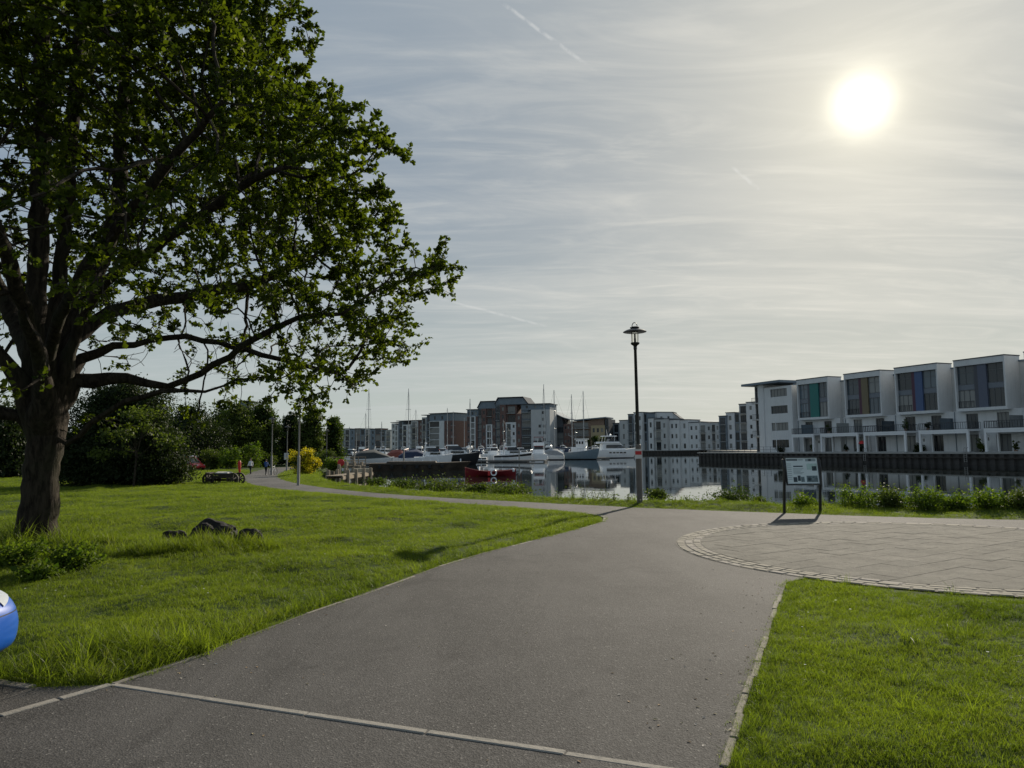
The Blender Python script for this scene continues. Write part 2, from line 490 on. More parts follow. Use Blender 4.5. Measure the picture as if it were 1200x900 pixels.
MOUNDS = [(*G(245, 648), 0.9, 0.14)]     # the rocks sit on a low rise
def land_z(P):
    d, sgn = seg_dist(P, BANK)
    sd = -sgn * d * 1.0                       # positive on the water side
    base_ = gz_np(P[:, 1])
    pd = path_dist(P); op = on_path(P)
    g = np.clip((pd - 0.28) / 0.8, 0, 1)
    bump = (vnoise(P, 1.1, 1) * 0.085 + np.clip(vnoise(P, .9, 6) - .74, 0, 1) * .34 + vnoise(P, 0.35, 2) * 0.12 + vnoise(P, 3.0, 3) * 0.02 - 0.03)
    for mx, my, mr, mh in MOUNDS:
        bump = bump + mh * np.exp(-((P[:, 0] - mx) ** 2 + (P[:, 1] - my) ** 2) / mr ** 2)
    z = base_ - 0.010 + np.where(op, -0.02 * g, bump * g)
    sl_ = np.clip((sd + 0.2) / 2.6, 0, 1)
    z = z - sl_ * (2.0 + base_ - gz_np(P[:, 1]))
    return z, sd

xs = np.unique(np.concatenate([np.arange(-300, -40, 12.0), np.arange(-40, -16, 1.5), np.arange(-16, 17, 0.22), np.arange(17, 61, 2.5)]))
ys = np.unique(np.concatenate([np.arange(-60, -2, 4.0), np.arange(-2, 3, 0.5), np.arange(3, 32, 0.22), np.arange(32, 60, 0.7), np.arange(60, 110, 1.8), np.arange(110, 398, 6.0)]))
gx, gy = np.meshgrid(xs, ys)
P = np.stack([gx.ravel(), gy.ravel()], 1)
lz, lsd = land_z(P)
V = np.concatenate([P, lz[:, None]], 1)
nx, ny = len(xs), len(ys)
idx = np.arange(nx * ny).reshape(ny, nx)
F = np.stack([idx[:-1, :-1].ravel(), idx[:-1, 1:].ravel(), idx[1:, 1:].ravel(), idx[1:, :-1].ravel()], 1)
F = F[lsd[F].min(1) < 5]

M_soil = mat('turf_soil', (0.040, 0.062, 0.016), 0.95, 0.45, 0.7, bump=0.8, bscale=14, world=True, spec=0.1)
props(place('lawn', mesh_np('lawn', V, F, M_soil, smooth=True), None), kind='structure')

# tarmac with loose chippings, worn patches and pale dust
def tarmac_mat(name, c):
    m = bpy.data.materials.new(name); m.use_nodes = True
    t = NT(m.node_tree); p = m.node_tree.nodes['Principled BSDF']
    pos = t.n('ShaderNodeNewGeometry').outputs['Position']
    big = t.mapr(t.noise(pos, 0.33, 6, 0.62, 0.4), 0.30, 0.70)
    mid = t.mapr(t.noise(pos, 1.9, 5, 0.6), 0.35, 0.68)
    col = t.mix(big, tuple(x * 0.78 for x in c), tuple(x * 1.28 for x in c))
    col = t.mix(t.math('MULTIPLY', mid, 0.35), col, tuple(x * 1.45 for x in c))
    vo = t.n('ShaderNodeTexVoronoi'); t.l(pos, vo.inputs['Vector']); vo.inputs['Scale'].default_value = 85
    sepc = t.n('ShaderNodeSeparateColor'); t.l(vo.outputs['Color'], sepc.inputs[0])
    chip = t.mapr(sepc.outputs[0], 0.25, 1.0, 0.45, 1.9, False)
    cm = t.n('ShaderNodeCombineColor')
    for i in range(3): t.l(chip, cm.inputs[i])
    col = t.mix(0.55, col, t.mix(1.0, col, cm.outputs[0], 'MULTIPLY'))
    mpw = t.n('ShaderNodeMapping'); t.l(pos, mpw.inputs[0]); mpw.inputs['Rotation'].default_value = (0, 0, R(24)); mpw.inputs['Scale'].default_value = (.55, .13, 1)
    worn = t.mapr(t.noise(mpw.outputs[0], 1.6, 6, 0.65, 0.6), 0.42, 0.72)
    col = t.mix(t.math('MULTIPLY', worn, 0.55), col, tuple(x * 1.75 for x in c))
    stain = t.mapr(t.noise(pos, 0.9, 4, 0.5, 1.5), 0.60, 0.70)
    col = t.mix(t.math('MULTIPLY', stain, 0.42), col, tuple(x * 0.45 for x in c))
    rare = t.math('GREATER_THAN', sepc.outputs[1], 0.985)
    col = t.mix(t.math('MULTIPLY', rare, 0.4), col, (0.33, 0.31, 0.28))
    t.l(col, p.inputs['Base Color']); p.inputs['Roughness'].default_value = 0.88; p.inputs['Specular IOR Level'].default_value = 0.22
    b = t.n('ShaderNodeBump'); b.inputs['Strength'].default_value = 0.6; b.inputs['Distance'].default_value = 0.005
    hgt = t.math('ADD', vo.outputs['Distance'], t.math('MULTIPLY', t.noise(pos, 30, 4), 0.8))
    t.l(hgt, b.inputs['Height']); t.l(b.outputs[0], p.inputs['Normal'])
    return m
M_tar = tarmac_mat('worn_tarmac', (0.062, 0.058, 0.054))
M_tar2 = tarmac_mat('old_path_tarmac', (0.085, 0.080, 0.074))
from mathutils.geometry import tessellate_polygon
def flat_poly(name, poly, z, m):
    tri = tessellate_polygon([[Vector((p[0], p[1], 0)) for p in poly]])
    me = bpy.data.meshes.new(name)
    fs = []
    for t in tri:
        a, b, c = (poly[i] for i in t)
        cr = (b[0] - a[0]) * (c[1] - a[1]) - (b[1] - a[1]) * (c[0] - a[0])
        fs.append(tuple(t) if cr > 0 else tuple(t)[::-1])
    me.from_pydata([(p[0], p[1], z) for p in poly], [], fs); me.materials.append(m); me.update()
    return props(place(name, me, None), kind='structure')
tarmac_o = flat_poly('tarmac_path', TARMAC, 0.004, M_tar)
# long waterside path
NN = 90
na, fb = resample_n(NEAR_S, NN), resample_n(FARE_S, NN)
mb = MB()
for k in range(NN):
    q = [na[k], fb[k], fb[k + 1], na[k + 1]]
    mb.add([(p[0], p[1], gz(p[1]) + 0.004) for p in q], [(3, 2, 1, 0)])
props(mb.build('waterside_path', M_tar2), kind='structure')

# concrete edgings, each stone a piece
M_conc = mat('edging_concrete', (0.225, 0.20, 0.17), 0.9, 0.25, 3, bump=0.4, world=True)
M_stone = mat('sandy_stone', (0.195, 0.174, 0.134), 0.9, 0.35, 2.0, bump=0.4, world=True)
def edging(name, pl, length, width, z_top, m, jitter=0.006, missing=0.0):
    bed = MB(); r_ = resample(pl, length)
    for a, b in zip(r_, r_[1:]):
        d = Vector((b[0] - a[0], b[1] - a[1])).normalized(); n = Vector((-d.y, d.x)) * width * 0.40
        bed.add([(a[0] - n.x, a[1] - n.y, 0.0065), (b[0] - n.x, b[1] - n.y, 0.0065), (b[0] + n.x, b[1] + n.y, 0.0065), (a[0] + n.x, a[1] + n.y, 0.0065)], [(0, 1, 2, 3)])
    o = props(bed.build(name, mat('mortar_bed', (0.10, 0.09, 0.08), 0.95, 0.2, 4)), kind='structure')
    shared = {}
    for a, b in zip(r_, r_[1:]):
        if rnd.random() < missing: continue
        L = math.hypot(b[0] - a[0], b[1] - a[1])
        key = round(L, 2)
        if key not in shared:
            shared[key] = MB().box(-L / 2 + 0.006, L / 2 - 0.006, -width / 2, width / 2, -0.05, 0.0).mesh('edging_stone', m, bevel=0.006)
        place('edging_stone', shared[key], o, ((a[0] + b[0]) / 2 + rnd.uniform(-jitter, jitter), (a[1] + b[1]) / 2 + rnd.uniform(-jitter, jitter), z_top + rnd.uniform(-0.004, 0.006)),
              math.atan2(b[1] - a[1], b[0] - a[0]) + rnd.uniform(-0.008, 0.008))
    return o
M_kerb = mat('pale_kerb_concrete', (0.27, 0.247, 0.21), 0.9, 0.25, 3, bump=0.4, world=True)
edging('crossing_kerb', [strip_a, STRIP_END], 0.915, 0.062, 0.010, M_kerb, 0.003)
edging('bay_kerb', [left_strip, strip_a], 0.4, 0.075, 0.012, M_kerb)
edging('bay_kerb', [bay_b, bay_a], 0.5, 0.09, 0.016, M_conc)
edging('lawn_edging', LAWN_LS, 0.9, 0.05, 0.009, M_conc, 0.014, 0.25)
edging('lawn_edging', TIP_S + [NEAR_S[1]], 0.3, 0.055, 0.016, M_conc)
edging('lawn_edging', LAWN_R, 0.45, 0.05, 0.010, M_stone, 0.014, 0.22)

# paved circle: bed, slabs, two rings of setts
M_pbed = mat('paving_joint_sand', (0.125, 0.112, 0.092), 0.95, 0.2, 3, world=True)
bedp = [ring_pt(2 * math.pi * i / 96, RING_OUT + 0.015) for i in range(96)]
plaza = flat_poly('paved_circle', bedp, 0.008, M_pbed)
M_slab = mat('paving_slab', (0.205, 0.190, 0.160), 0.95, 0.34, 1.6, bump=0.8, bscale=45, world=True, spec=0.12)
M_slab2 = mat('paving_slab_pale', (0.213, 0.197, 0.166), 0.95, 0.34, 1.6, bump=0.8, bscale=45, world=True, spec=0.12)
M_slab3 = mat('paving_slab_worn', (0.197, 0.183, 0.155), 0.95, 0.34, 1.9, bump=0.8, bscale=45, world=True, spec=0.12)
def clip_circle(poly, r):
    """clip a convex polygon to a regular 72-gon of radius r"""
    N = 72
    for k in range(N):
        a = 2 * math.pi * (k + 0.5) / N; nx_, ny_ = math.cos(a), math.sin(a); dd = r * math.cos(math.pi / N)
        res = []
        for i in range(len(poly)):
            p, q = poly[i], poly[(i + 1) % len(poly)]
            sp, sq = p[0] * nx_ + p[1] * ny_ - dd, q[0] * nx_ + q[1] * ny_ - dd
            if sp <= 0: res.append(p)
            if (sp < 0 < sq) or (sq < 0 < sp):
                u = sp / (sp - sq); res.append((p[0] + (q[0] - p[0]) * u, p[1] + (q[1] - p[1]) * u))
        poly = res
        if len(poly) < 3: return []
    return poly
sa = R(33); ca_, sa_ = math.cos(sa), math.sin(sa)
SL, SW, J = 0.66, 0.44, 0.004
for r_ in range(-11, 12):
    for c_ in range(-8, 9):
        x0 = (c_ + (0.5 if r_ % 2 else 0)) * SL; y0 = r_ * SW
        q = [(x0 + J, y0 + J), (x0 + SL - J, y0 + J), (x0 + SL - J, y0 + SW - J), (x0 + J, y0 + SW - J)]
        q = [(p[0] * ca_ - p[1] * sa_, p[0] * sa_ + p[1] * ca_) for p in q]
        q = clip_circle(q, RING_IN - 0.012)
        if len(q) < 3: continue
        area = abs(sum(q[i][0] * q[(i + 1) % len(q)][1] - q[(i + 1) % len(q)][0] * q[i][1] for i in range(len(q)))) / 2
        if area < 0.02: continue
        cx = sum(p[0] for p in q) / len(q); cy = sum(p[1] for p in q) / len(q)
        zt = 0.012 + rnd.uniform(-0.002, 0.003)
        tx, ty = rnd.uniform(-.003, .003), rnd.uniform(-.003, .003)
        me = bpy.data.meshes.new('paving_slab')
        n = len(q)
        vs = [(p[0] - cx, p[1] - cy, -0.012) for p in q] + [(p[0] - cx, p[1] - cy, (p[0] - cx) * tx + (p[1] - cy) * ty) for p in q]
        me.from_pydata(vs, [], [tuple(range(n, 2 * n))] + [(i, (i + 1) % n, n + (i + 1) % n, n + i) for i in range(n)])
        me.materials.append(rnd.choice([M_slab, M_slab, M_slab2, M_slab3])); me.update()
        place('paving_slab', me, plaza, (PC[0] + cx, PC[1] + cy, zt))
for ring_i, (ri, ro, cnt) in enumerate(((RING_IN + 0.005, RING_IN + 0.145, 96), (RING_IN + 0.16, RING_IN + 0.30, 100), (RING_IN + 0.315, RING_OUT, 103))):
    rm = (ri + ro) / 2; wl = 2 * math.pi * rm / cnt
    variants = []
    for v in range(4):
        b = MB(); j = 0.010
        b.box(-(ro - ri) / 2 + j * .4, (ro - ri) / 2 - j * .4, -wl / 2 + j * .9, wl / 2 - j * .9, -0.03, 0)
        variants.append(b.mesh('sett', [M_stone, M_stone, M_stone, M_conc][v], bevel=0.012))
    for k in range(cnt):
        a = 2 * math.pi * (k + 0.5 * ring_i) / cnt
        place('sett', variants[rnd.randrange(4)], plaza, (*[c for c in ring_pt(a, rm)], 0.016 + rnd.uniform(-0.004, 0.005)), a + rnd.uniform(-.03, .03))

# water, quays and the land beyond
M_water = bpy.data.materials.new('marina_water'); M_water.use_nodes = True
t = NT(M_water.node_tree); p = M_water.node_tree.nodes['Principled BSDF']
p.inputs['Base Color'].default_value = (0.012, 0.018, 0.017, 1); p.inputs['Roughness'].default_value = 0.015; p.inputs['IOR'].default_value = 1.33
p.inputs['Specular IOR Level'].default_value = 0.5
pos = t.n('ShaderNodeNewGeometry').outputs['Position']
mp = t.n('ShaderNodeMapping'); t.l(pos, mp.inputs[0]); mp.inputs['Scale'].default_value = (0.5, 1, 1)
b = t.n('ShaderNodeBump'); b.inputs['Strength'].default_value = 0.6; b.inputs['Distance'].default_value = 0.005
h = t.math('ADD', t.noise(mp.outputs[0], 0.8, 3, 0.5), t.math('MULTIPLY', t.noise(mp.outputs[0], 0.12, 3, 0.5), 2.0))
t.l(h, b.inputs['Height']); t.l(b.outputs[0], p.inputs['Normal'])
props(MB().add([(-300, 0, WATER), (500, 0, WATER), (500, 480, WATER), (-300, 480, WATER)], [(0, 1, 2, 3)]).build('water', M_water), kind='structure')
M_ground = mat('far_ground', (0.07, 0.085, 0.04), 0.95, 0.3, 0.05, world=True)
props(MB().add([(-5000, -4000, -3.2), (5000, -4000, -3.2), (5000, 6000, -3.2), (-5000, 6000, -3.2)], [(0, 1, 2, 3)]).build('ground', M_ground), kind='structure')

ROW_DIR = Vector((0.38, -0.925)).normalized()
def RP(t_, v=0.0):     # along the right hand quay, v towards the water
    return (60.9 + ROW_DIR.x * t_ - 0.925 * v, 115.0 + ROW_DIR.y * t_ - 0.38 * v)
M_quay = mat('quay_paving', (0.20, 0.19, 0.175), 0.9, 0.2, 0.5, world=True)
M_pile = mat('rusty_sheet_piling', (0.058, 0.053, 0.048), 0.8, 0.35, 0.4, world=True)
M_cap = mat('quay_cap_concrete', (0.34, 0.33, 0.30), 0.85, 0.18, 0.7, world=True)
q0, q1 = RP(-45.5, 4.2), RP(140, 4.2)     # quay edge, far end and a point far past the camera
DS = 1.5
far_pts = [(x_ * DS, y_ * DS) for x_, y_ in [(-48, 262), (-20, 275), (10, 262), (30, 240), (41.5, 231), (52, 229), (62, 235), (75, 250)]]
near_quay = [q0, q1, (400, q1[1]), (400, 300), (80, 300), (q0[0] + 26, q0[1] + 11)]
def quay_block(name, poly, z, m):
    return props(MB().prism(poly[::1], -3.0, z).build(name, m), kind='structure')
def ccw(poly):
    a = sum(poly[i][0] * poly[(i + 1) % len(poly)][1] - poly[(i + 1) % len(poly)][0] * poly[i][1] for i in range(len(poly)))
    return poly if a > 0 else poly[::-1]
quay_block('quay_ground', ccw(near_quay), QUAY, M_quay)
quay_block('far_quay_ground', ccw(far_pts + [(400, 400), (900, 560), (4500, 5500), (-4500, 5500), (-400, 393)]), QUAY - 0.01, M_ground)

def quay_wall(label, pl, top, capw, rib):
    o = thing('quay_wall', label, 'quay wall', (pl[0][0], pl[0][1], WATER))
    ox, oy = pl[0]
    pile = MB(); cap = MB(); fend = MB()
    for a, b in zip(pl, pl[1:]):
        d = Vector((b[0] - a[0], b[1] - a[1])); L = d.length; d.normalize(); n = Vector((d.y, -d.x))
        if n.y > 0 and abs(n.y) > abs(n.x): n = -n
        if abs(n.x) >= abs(n.y) and n.x > 0: n = -n
        k = max(1, int(L / rib))
        pts = []
        for i in range(k):
            for u, v in ((0, 0.05), (0.3, 0.05), (0.42, 0.32), (0.88, 0.32)):
                s_ = (i + u) / k * L
                pts.append((a[0] + d.x * s_ + n.x * v - ox, a[1] + d.y * s_ + n.y * v - oy))
        pts.append((b[0] + n.x * .05 - ox, b[1] + n.y * .05 - oy))
        zt, zb = top - 0.17 - WATER, -1.5
        vs = [(p[0], p[1], zb) for p in pts] + [(p[0], p[1], zt) for p in pts]; m_ = len(pts)
        pile.add(vs, [(i, i + 1, m_ + i + 1, m_ + i) for i in range(m_ - 1)])
        c = [(a[0] - ox + n.x * 0.45, a[1] - oy + n.y * 0.45), (b[0] - ox + n.x * 0.45, b[1] - oy + n.y * 0.45), (b[0] - ox - n.x * capw, b[1] - oy - n.y * capw), (a[0] - ox - n.x * capw, a[1] - oy - n.y * capw)]
        cap.prism(ccw(c), zt, top - WATER + 0.05)
        c2 = [(a[0] - ox + n.x * 0.33, a[1] - oy + n.y * 0.33), (b[0] - ox + n.x * 0.33, b[1] - oy + n.y * 0.33), (b[0] - ox + n.x * .52, b[1] - oy + n.y * .52), (a[0] - ox + n.x * .52, a[1] - oy + n.y * .52)]
        fend.prism(ccw(c2), 0.85, 1.0)
    pile.build('sheet_piling', M_pile, o); cap.build('cap_stone', M_cap, o); fend.build('fender_timber', M_dtimber, o)
    return o
qw = quay_wall('dark ribbed quay wall with a pale cap below the row of box fronted houses', [q0, q1], QUAY, 0.7, 1.25)
# two ladders down the wall
for t_ in (-2.2, 14.5, 30):
    x_, y_ = RP(t_, 4.85); mb = MB()
    for s_ in (-0.2, 0.2):
        mb.tube([(s_, 0, -1.3), (s_, 0, 0.55), (s_, 0.35, 0.75)], 0.035, 5)
    for k in range(8): mb.tube([(-0.2, 0, -1.2 + k * 0.26), (0.2, 0, -1.2 + k * 0.26)], 0.022, 4)
    lo = mb.build('ladder', M_galv, qw, (x_ - q0[0], y_ - q0[1], QUAY - WATER), math.atan2(ROW_DIR.y, ROW_DIR.x))
quay_wall('far curved quay wall of dark piling below the pale apartment terrace', far_pts[3:7], QUAY, 0.7, 1.4)
# ------------------------------------------------------------------ the big tree, grown by space colonisation
M_bark = bpy.data.materials.new('furrowed_bark'); M_bark.use_nodes = True
t = NT(M_bark.node_tree); p = M_bark.node_tree.nodes['Principled BSDF']
pos = t.n('ShaderNodeTexCoord').outputs['Object']
mp = t.n('ShaderNodeMapping'); t.l(pos, mp.inputs[0]); mp.inputs['Scale'].default_value = (1, 1, 0.22)
n1 = t.noise(mp.outputs[0], 13, 6, 0.65, 0.5); n2 = t.noise(pos, 1.5, 4)
col = t.mix(t.mapr(n1, 0.32, 0.68), (0.014, 0.0105, 0.0075), (0.058, 0.046, 0.033))
col = t.mix(t.math('MULTIPLY', t.mapr(n2, 0.45, 0.7), 0.5), col, (0.045, 0.048, 0.026))
t.l(col, p.inputs['Base Color']); p.inputs['Roughness'].default_value = 0.9; p.inputs['Specular IOR Level'].default_value = 0.15
b = t.n('ShaderNodeBump'); b.inputs['Strength'].default_value = 1.0; b.inputs['Distance'].default_value = 0.04
t.l(n1, b.inputs['Height']); t.l(b.outputs[0], p.inputs['Normal'])

TX, TY = G(40, 648)
def limb(px, dy):
    return [at(a, b_, TY + d) for (a, b_), d in zip(px, dy)]
trunk_px = [((40, 650), 0), ((43, 610), 0), ((47, 570), 0), ((52, 530), 0), ((56, 505), 0)]
limbs = [
    (4, [(62, 473), (62, 430), (60, 380), (70, 330), (78, 240), (86, 130), (95, 30), (110, -60)], [.1, .2, .3, .4, .5, .6, .8, 1]),
    (4, [(44, 470), (36, 440), (40, 380), (45, 300), (47, 180), (50, 70), (52, -40)], [-.1, -.2, -.3, -.3, -.4, -.5, -.6]),
    (3, [(36, 478), (24, 447), (0, 415), (-40, 370), (-90, 310)], [-.2, -.4, -.6, -.8, -1]),
    (3, [(25, 488), (0, 484), (-50, 470), (-110, 450)], [-.1, -.3, -.6, -1]),
    (4, [(78, 520), (107, 495), (147, 470), (190, 458), (240, 459), (262, 452)], [-.1, -.2, -.4, -.6, -.7, -.8]),
    (4, [(88, 446), (149, 443), (197, 453), (235, 438), (300, 396), (350, 372), (400, 368)], [.1, .2, .2, .0, -.3, -.5, -.6]),
    (4, [(80, 440), (96, 420), (133, 405), (219, 394), (290, 410), (345, 425), (400, 438)], [.3, .6, .8, 1.2, 1.5, 1.7, 1.9]),
    (4, [(92, 380), (112, 345), (150, 310), (200, 275), (262, 235), (320, 200)], [-.2, -.4, -.7, -1.1, -1.5, -1.9]),
    (4, [(70, 400), (105, 350), (138, 250), (142, 150), (150, 50), (160, -30)], [.4, .9, 1.3, 1.7, 2.0, 2.2]),
    (4, [(82, 400), (130, 365), (200, 350), (290, 335), (370, 300)], [.4, 1.0, 1.9, 2.8, 3.5]),
    (4, [(56, 420), (70, 370), (110, 300), (190, 200), (260, 120)], [-.5, -1.2, -2.0, -2.9, -3.5]),
    (4, [(40, 430), (20, 380), (-20, 300), (-60, 220)], [.5, 1.4, 2.3, 3.0]),
    (4, [(48, 430), (30, 360), (0, 280), (-30, 200)], [-.8, -1.8, -2.8, -3.4]),
]
pts, par = [], []
def grow_path(start, path, step=0.3):
    cur = start; p0 = pts[start]
    for q in path:
        L = (q - p0).length; k = max(1, int(L / step))
        for i in range(1, k + 1):
            w_ = p0.lerp(q, i / k)
            if i < k: w_ = w_ + Vector((rnd.uniform(-.035, .035), rnd.uniform(-.035, .035), rnd.uniform(-.035, .035)))
            pts.append(w_); par.append(cur); cur = len(pts) - 1
        p0 = q
    return cur
key_nodes = []
first = limb([t_[0] for t_ in trunk_px], [0] * 5)
first[0].z = -0.15
pts.append(first[0]); par.append(-1); key_nodes.append(0); c_ = 0
for q in first[1:]:
    c_ = grow_path(c_, [q]); key_nodes.append(c_)
TRUNK_N = len(pts)
for k_, px, dy in limbs:
    grow_path(key_nodes[k_], limb(px, dy))

CZ = [(2.2, 4.2), (3.0, 6.3), (4.0, 7.2), (5.0, 7.5), (6.2, 7.3), (7.7, 6.4), (9.5, 5.3), (10.8, 4.5), (12.5, 3.4), (13.8, 2.2), (14.4, 0.3)]
def env(z):
    for (a, ra), (b_, rb) in zip(CZ, CZ[1:]):
        if a <= z <= b_: return ra + (rb - ra) * (z - a) / (b_ - a)
    return 0
AX, AY = TX + 0.25, TY + 0.2
att = []
while len(att) < 9500:
    z = rnd.uniform(2.4, 14.3); r_ = env(z)
    a = rnd.uniform(0, 2 * math.pi)
    lump = .93 + 0.08 * math.sin(3 * a + z * 1.3) + 0.06 * math.sin(7 * a - z * 2.1) 
    u = rnd.random() ** 0.5
    if z < 6 and u < 0.50: continue
    if u < 0.42 and rnd.random() < 0.6: continue
    q = Vector((AX + math.cos(a) * r_ * u * lump, AY + math.sin(a) * r_ * u * lump, z))
    if q.z < 3.9 and (q.x < AX + 4.6 or q.y < TY - 2.0) and rnd.random() < .93: continue           # the near underside hangs higher
    if q.y < 5.8: continue
    att.append(q)
alive = [True] * len(att)
STEP, DI, DK = 0.22, 1.9, 0.33
kd = None
new_from = 0
stuck = [0] * len(att); near_idx = [-1] * len(att); near_d = [1e9] * len(att)
for it in range(95):
    # only freshly added nodes can be nearer than what is known
    kd = kdtree.KDTree(len(pts) - new_from)
    for i in range(new_from, len(pts)): kd.insert(pts[i], i)
    kd.balance()
    pull = {}
    for k in range(len(att)):
        if not alive[k]: continue
        co, i, d = kd.find(att[k])
        if d < near_d[k] - .02: near_d[k] = d; near_idx[k] = i; stuck[k] = 0
        else: stuck[k] += 1
        if stuck[k] > 3 and near_d[k] < DI: alive[k] = False; continue
        if near_d[k] < DK: alive[k] = False; continue
        if near_d[k] < DI or it < 2:
            pull.setdefault(near_idx[k], []).append(k)
    new_from = len(pts)
    if not pull: break
    for i, ks in pull.items():
        d = Vector((0, 0, 0))
        for k in ks: d += (att[k] - pts[i]).normalized()
        if par[i] >= 0: d += (pts[i] - pts[par[i]]).normalized() * 0.7 * len(ks) ** 0.5
        if d.length < 0.05: continue
        d.normalize(); d += Vector((rnd.gauss(0, .12), rnd.gauss(0, .12), rnd.gauss(0, .12) + 0.04)); d.normalize()
        pts.append(pts[i] + d * STEP); par.append(i)
    if len(pts) == new_from: break
NB = len(pts)
kids = [[] for _ in range(NB)]
for i in range(1, NB): kids[par[i]].append(i)
rad = [0.0] * NB
EXPO = 2.05
for i in range(NB - 1, -1, -1):
    if not kids[i]: rad[i] = 0.0075
    else: rad[i] = sum(rad[k] ** EXPO for k in kids[i]) ** (1 / EXPO)
sc_ = 0.40 / rad[TRUNK_N - 3]
for i in range(NB):
    r_ = rad[i]
    rad[i] = r_ * (sc_ if r_ > 0.1 else 1 + (sc_ - 1) * r_ / 0.1)
for i in range(TRUNK_N):
    z = pts[i].z
    rad[i] = 0.305 + 0.19 * math.exp(-max(0, z) / 0.32)
FORK = pts[TRUNK_N - 1]
for i in range(TRUNK_N, NB):
    d_ = (pts[i] - FORK).length
    if d_ > 3.5: continue
    # limbs swell where they leave the trunk
    j = i; first_k = i
    rad[i] = max(rad[i], min(rad[i] * 2.6, 0.34 * math.exp(-max(0.0, d_ - .15) / 1.3)))
tree = thing('broadleaf_tree', 'big spreading broadleaf tree with a thick forked trunk on the lawn', 'tree', (pts[0].x, pts[0].y, 0))
O_ = Vector((pts[0].x, pts[0].y, 0))
trunk_mb, branch_mb = MB(), MB()
def chain_tube(mb_, ch, first_r=None):
    pp = [pts[i] - O_ for i in ch]; rr = [rad[i] for i in ch]
    if first_r is not None: rr[0] = min(first_r, rr[1] * 1.25 if len(rr) > 1 else first_r)
    big = max(rr)
    n = 14 if big > 0.2 else 9 if big > 0.07 else 5 if big > 0.022 else 3
    if big > 0.2:     # buttressed, uneven section
        P2, R2 = [], []
        for a_, b_, ra, rb in zip(pp, pp[1:], rr, rr[1:]):
            P2 += [a_, a_.lerp(b_, .5)]; R2 += [ra * rnd.uniform(.95, 1.05), (ra + rb) / 2 * rnd.uniform(.93, 1.07)]
        pp, rr = P2 + [pp[-1]], R2 + [rr[-1]]
    mb_.tube(pp, rr, n, 0, caps=big > 0.05)
stack = [(0, None)]
while stack:
    s_, fr = stack.pop()
    ch = [] if fr is None else [fr]
    i = s_
    while True:
        ch.append(i)
        if not kids[i]: break
        k = max(kids[i], key=lambda q: rad[q])
        for o_ in kids[i]:
            if o_ != k: stack.append((o_, i))
        i = k
    (trunk_mb if fr is None else branch_mb)
    chain_tube(trunk_mb if s_ < TRUNK_N or rad[s_] > 0.16 else branch_mb, ch, None if fr is None else rad[s_] * 1.1)
# fine twigs and leaves
tips = [i for i in range(NB) if not kids[i]]
twv = MB(); LV = []
def sunny(): return rnd.random()
for i in range(TRUNK_N, NB):
    if rad[i] > 0.020: continue
    tip = not kids[i]
    z = pts[i].z
    rr = math.hypot(pts[i].x - AX, pts[i].y - AY) / max(.5, env(min(14.2, max(2.3, z))))
    dens = min(1.0, max(0.16, (rr - 0.36) * 2.0)) if z < 7 else min(1, max(0.62, rr * 1.4))
    if z < 5.6: dens *= 0.45 + 0.55 * min(1, max(0, (pts[i].x - AX - 2.5) / 3.0))
    if not tip and rnd.random() > 0.92 * dens: continue
    if tip and rnd.random() > 0.55 + 0.45 * dens: continue
    d0 = (pts[i] - pts[par[i]]).normalized()
    for _ in range(4 if tip else 2):
        d = (d0 + Vector((rnd.gauss(0, .6), rnd.gauss(0, .6), rnd.gauss(0, .5) + .1))).normalized()
        L = rnd.uniform(.16, .42)
        e = pts[i] + d * L + Vector((0, 0, -.03))
        twv.tube([pts[i] - O_, (pts[i] + d * L * .55) - O_ + Vector((0, 0, .015)), e - O_], [.006, .0045, .003], 3, 0, False)
        if rnd.random() > 0.30 + 0.7 * dens: continue
        tone = rnd.random()
        for q in range(rnd.randint(17, 25) if z > 5.5 else rnd.randint(11, 16)):
            back = rnd.random() ** 1.3 * L
            LV.append((e - d * back, (d * rnd.uniform(.1, .9) + Vector((rnd.gauss(0, .75), rnd.gauss(0, .75), rnd.gauss(0, .55)))).normalized(), rnd.uniform(.06, .13), min(1, max(0, tone * .65 + rnd.random() * .45))))
M_leaf = leafmat('broad_leaf', (0.014, 0.030, 0.006), (0.115, 0.142, 0.015), 0.5)
def leaf_mesh(name, LV, m, O_, wide=0.34, fold=0.22):
    B = np.array([tuple(l[0] - O_) for l in LV]); Dv = np.array([tuple(l[1]) for l in LV]); sz = np.array([l[2] for l in LV]); ti = np.array([l[3] for l in LV])
    rv = rng.normal(size=Dv.shape); S1 = np.cross(Dv, rv); S1 /= np.linalg.norm(S1, axis=1)[:, None]; N1 = np.cross(S1, Dv)
    s = sz[:, None]
    v0 = B; v1 = B + Dv * s * .55 + S1 * s * wide + N1 * s * fold * .5; v2 = B + Dv * s - N1 * s * .08; v3 = B + Dv * s * .55 - S1 * s * wide + N1 * s * fold * .5
    V = np.stack([v0, v1, v2, v3], 1).reshape(-1, 3)
    k = np.arange(len(B))[:, None] * 4
    F = np.concatenate([k + np.array([[0, 1, 2]]), k + np.array([[0, 2, 3]])], 1).reshape(-1, 3)
    return mesh_np(name, V, F, m, np.repeat(ti, 2))
trunk_mb.build('trunk', M_bark, tree, smooth=True)
branch_mb.build('branches', M_bark, tree, smooth=True, kind='stuff')
twv.build('twigs', M_bark, tree, kind='stuff')
place('foliage', leaf_mesh('foliage', LV, M_leaf, O_), tree, kind='stuff')

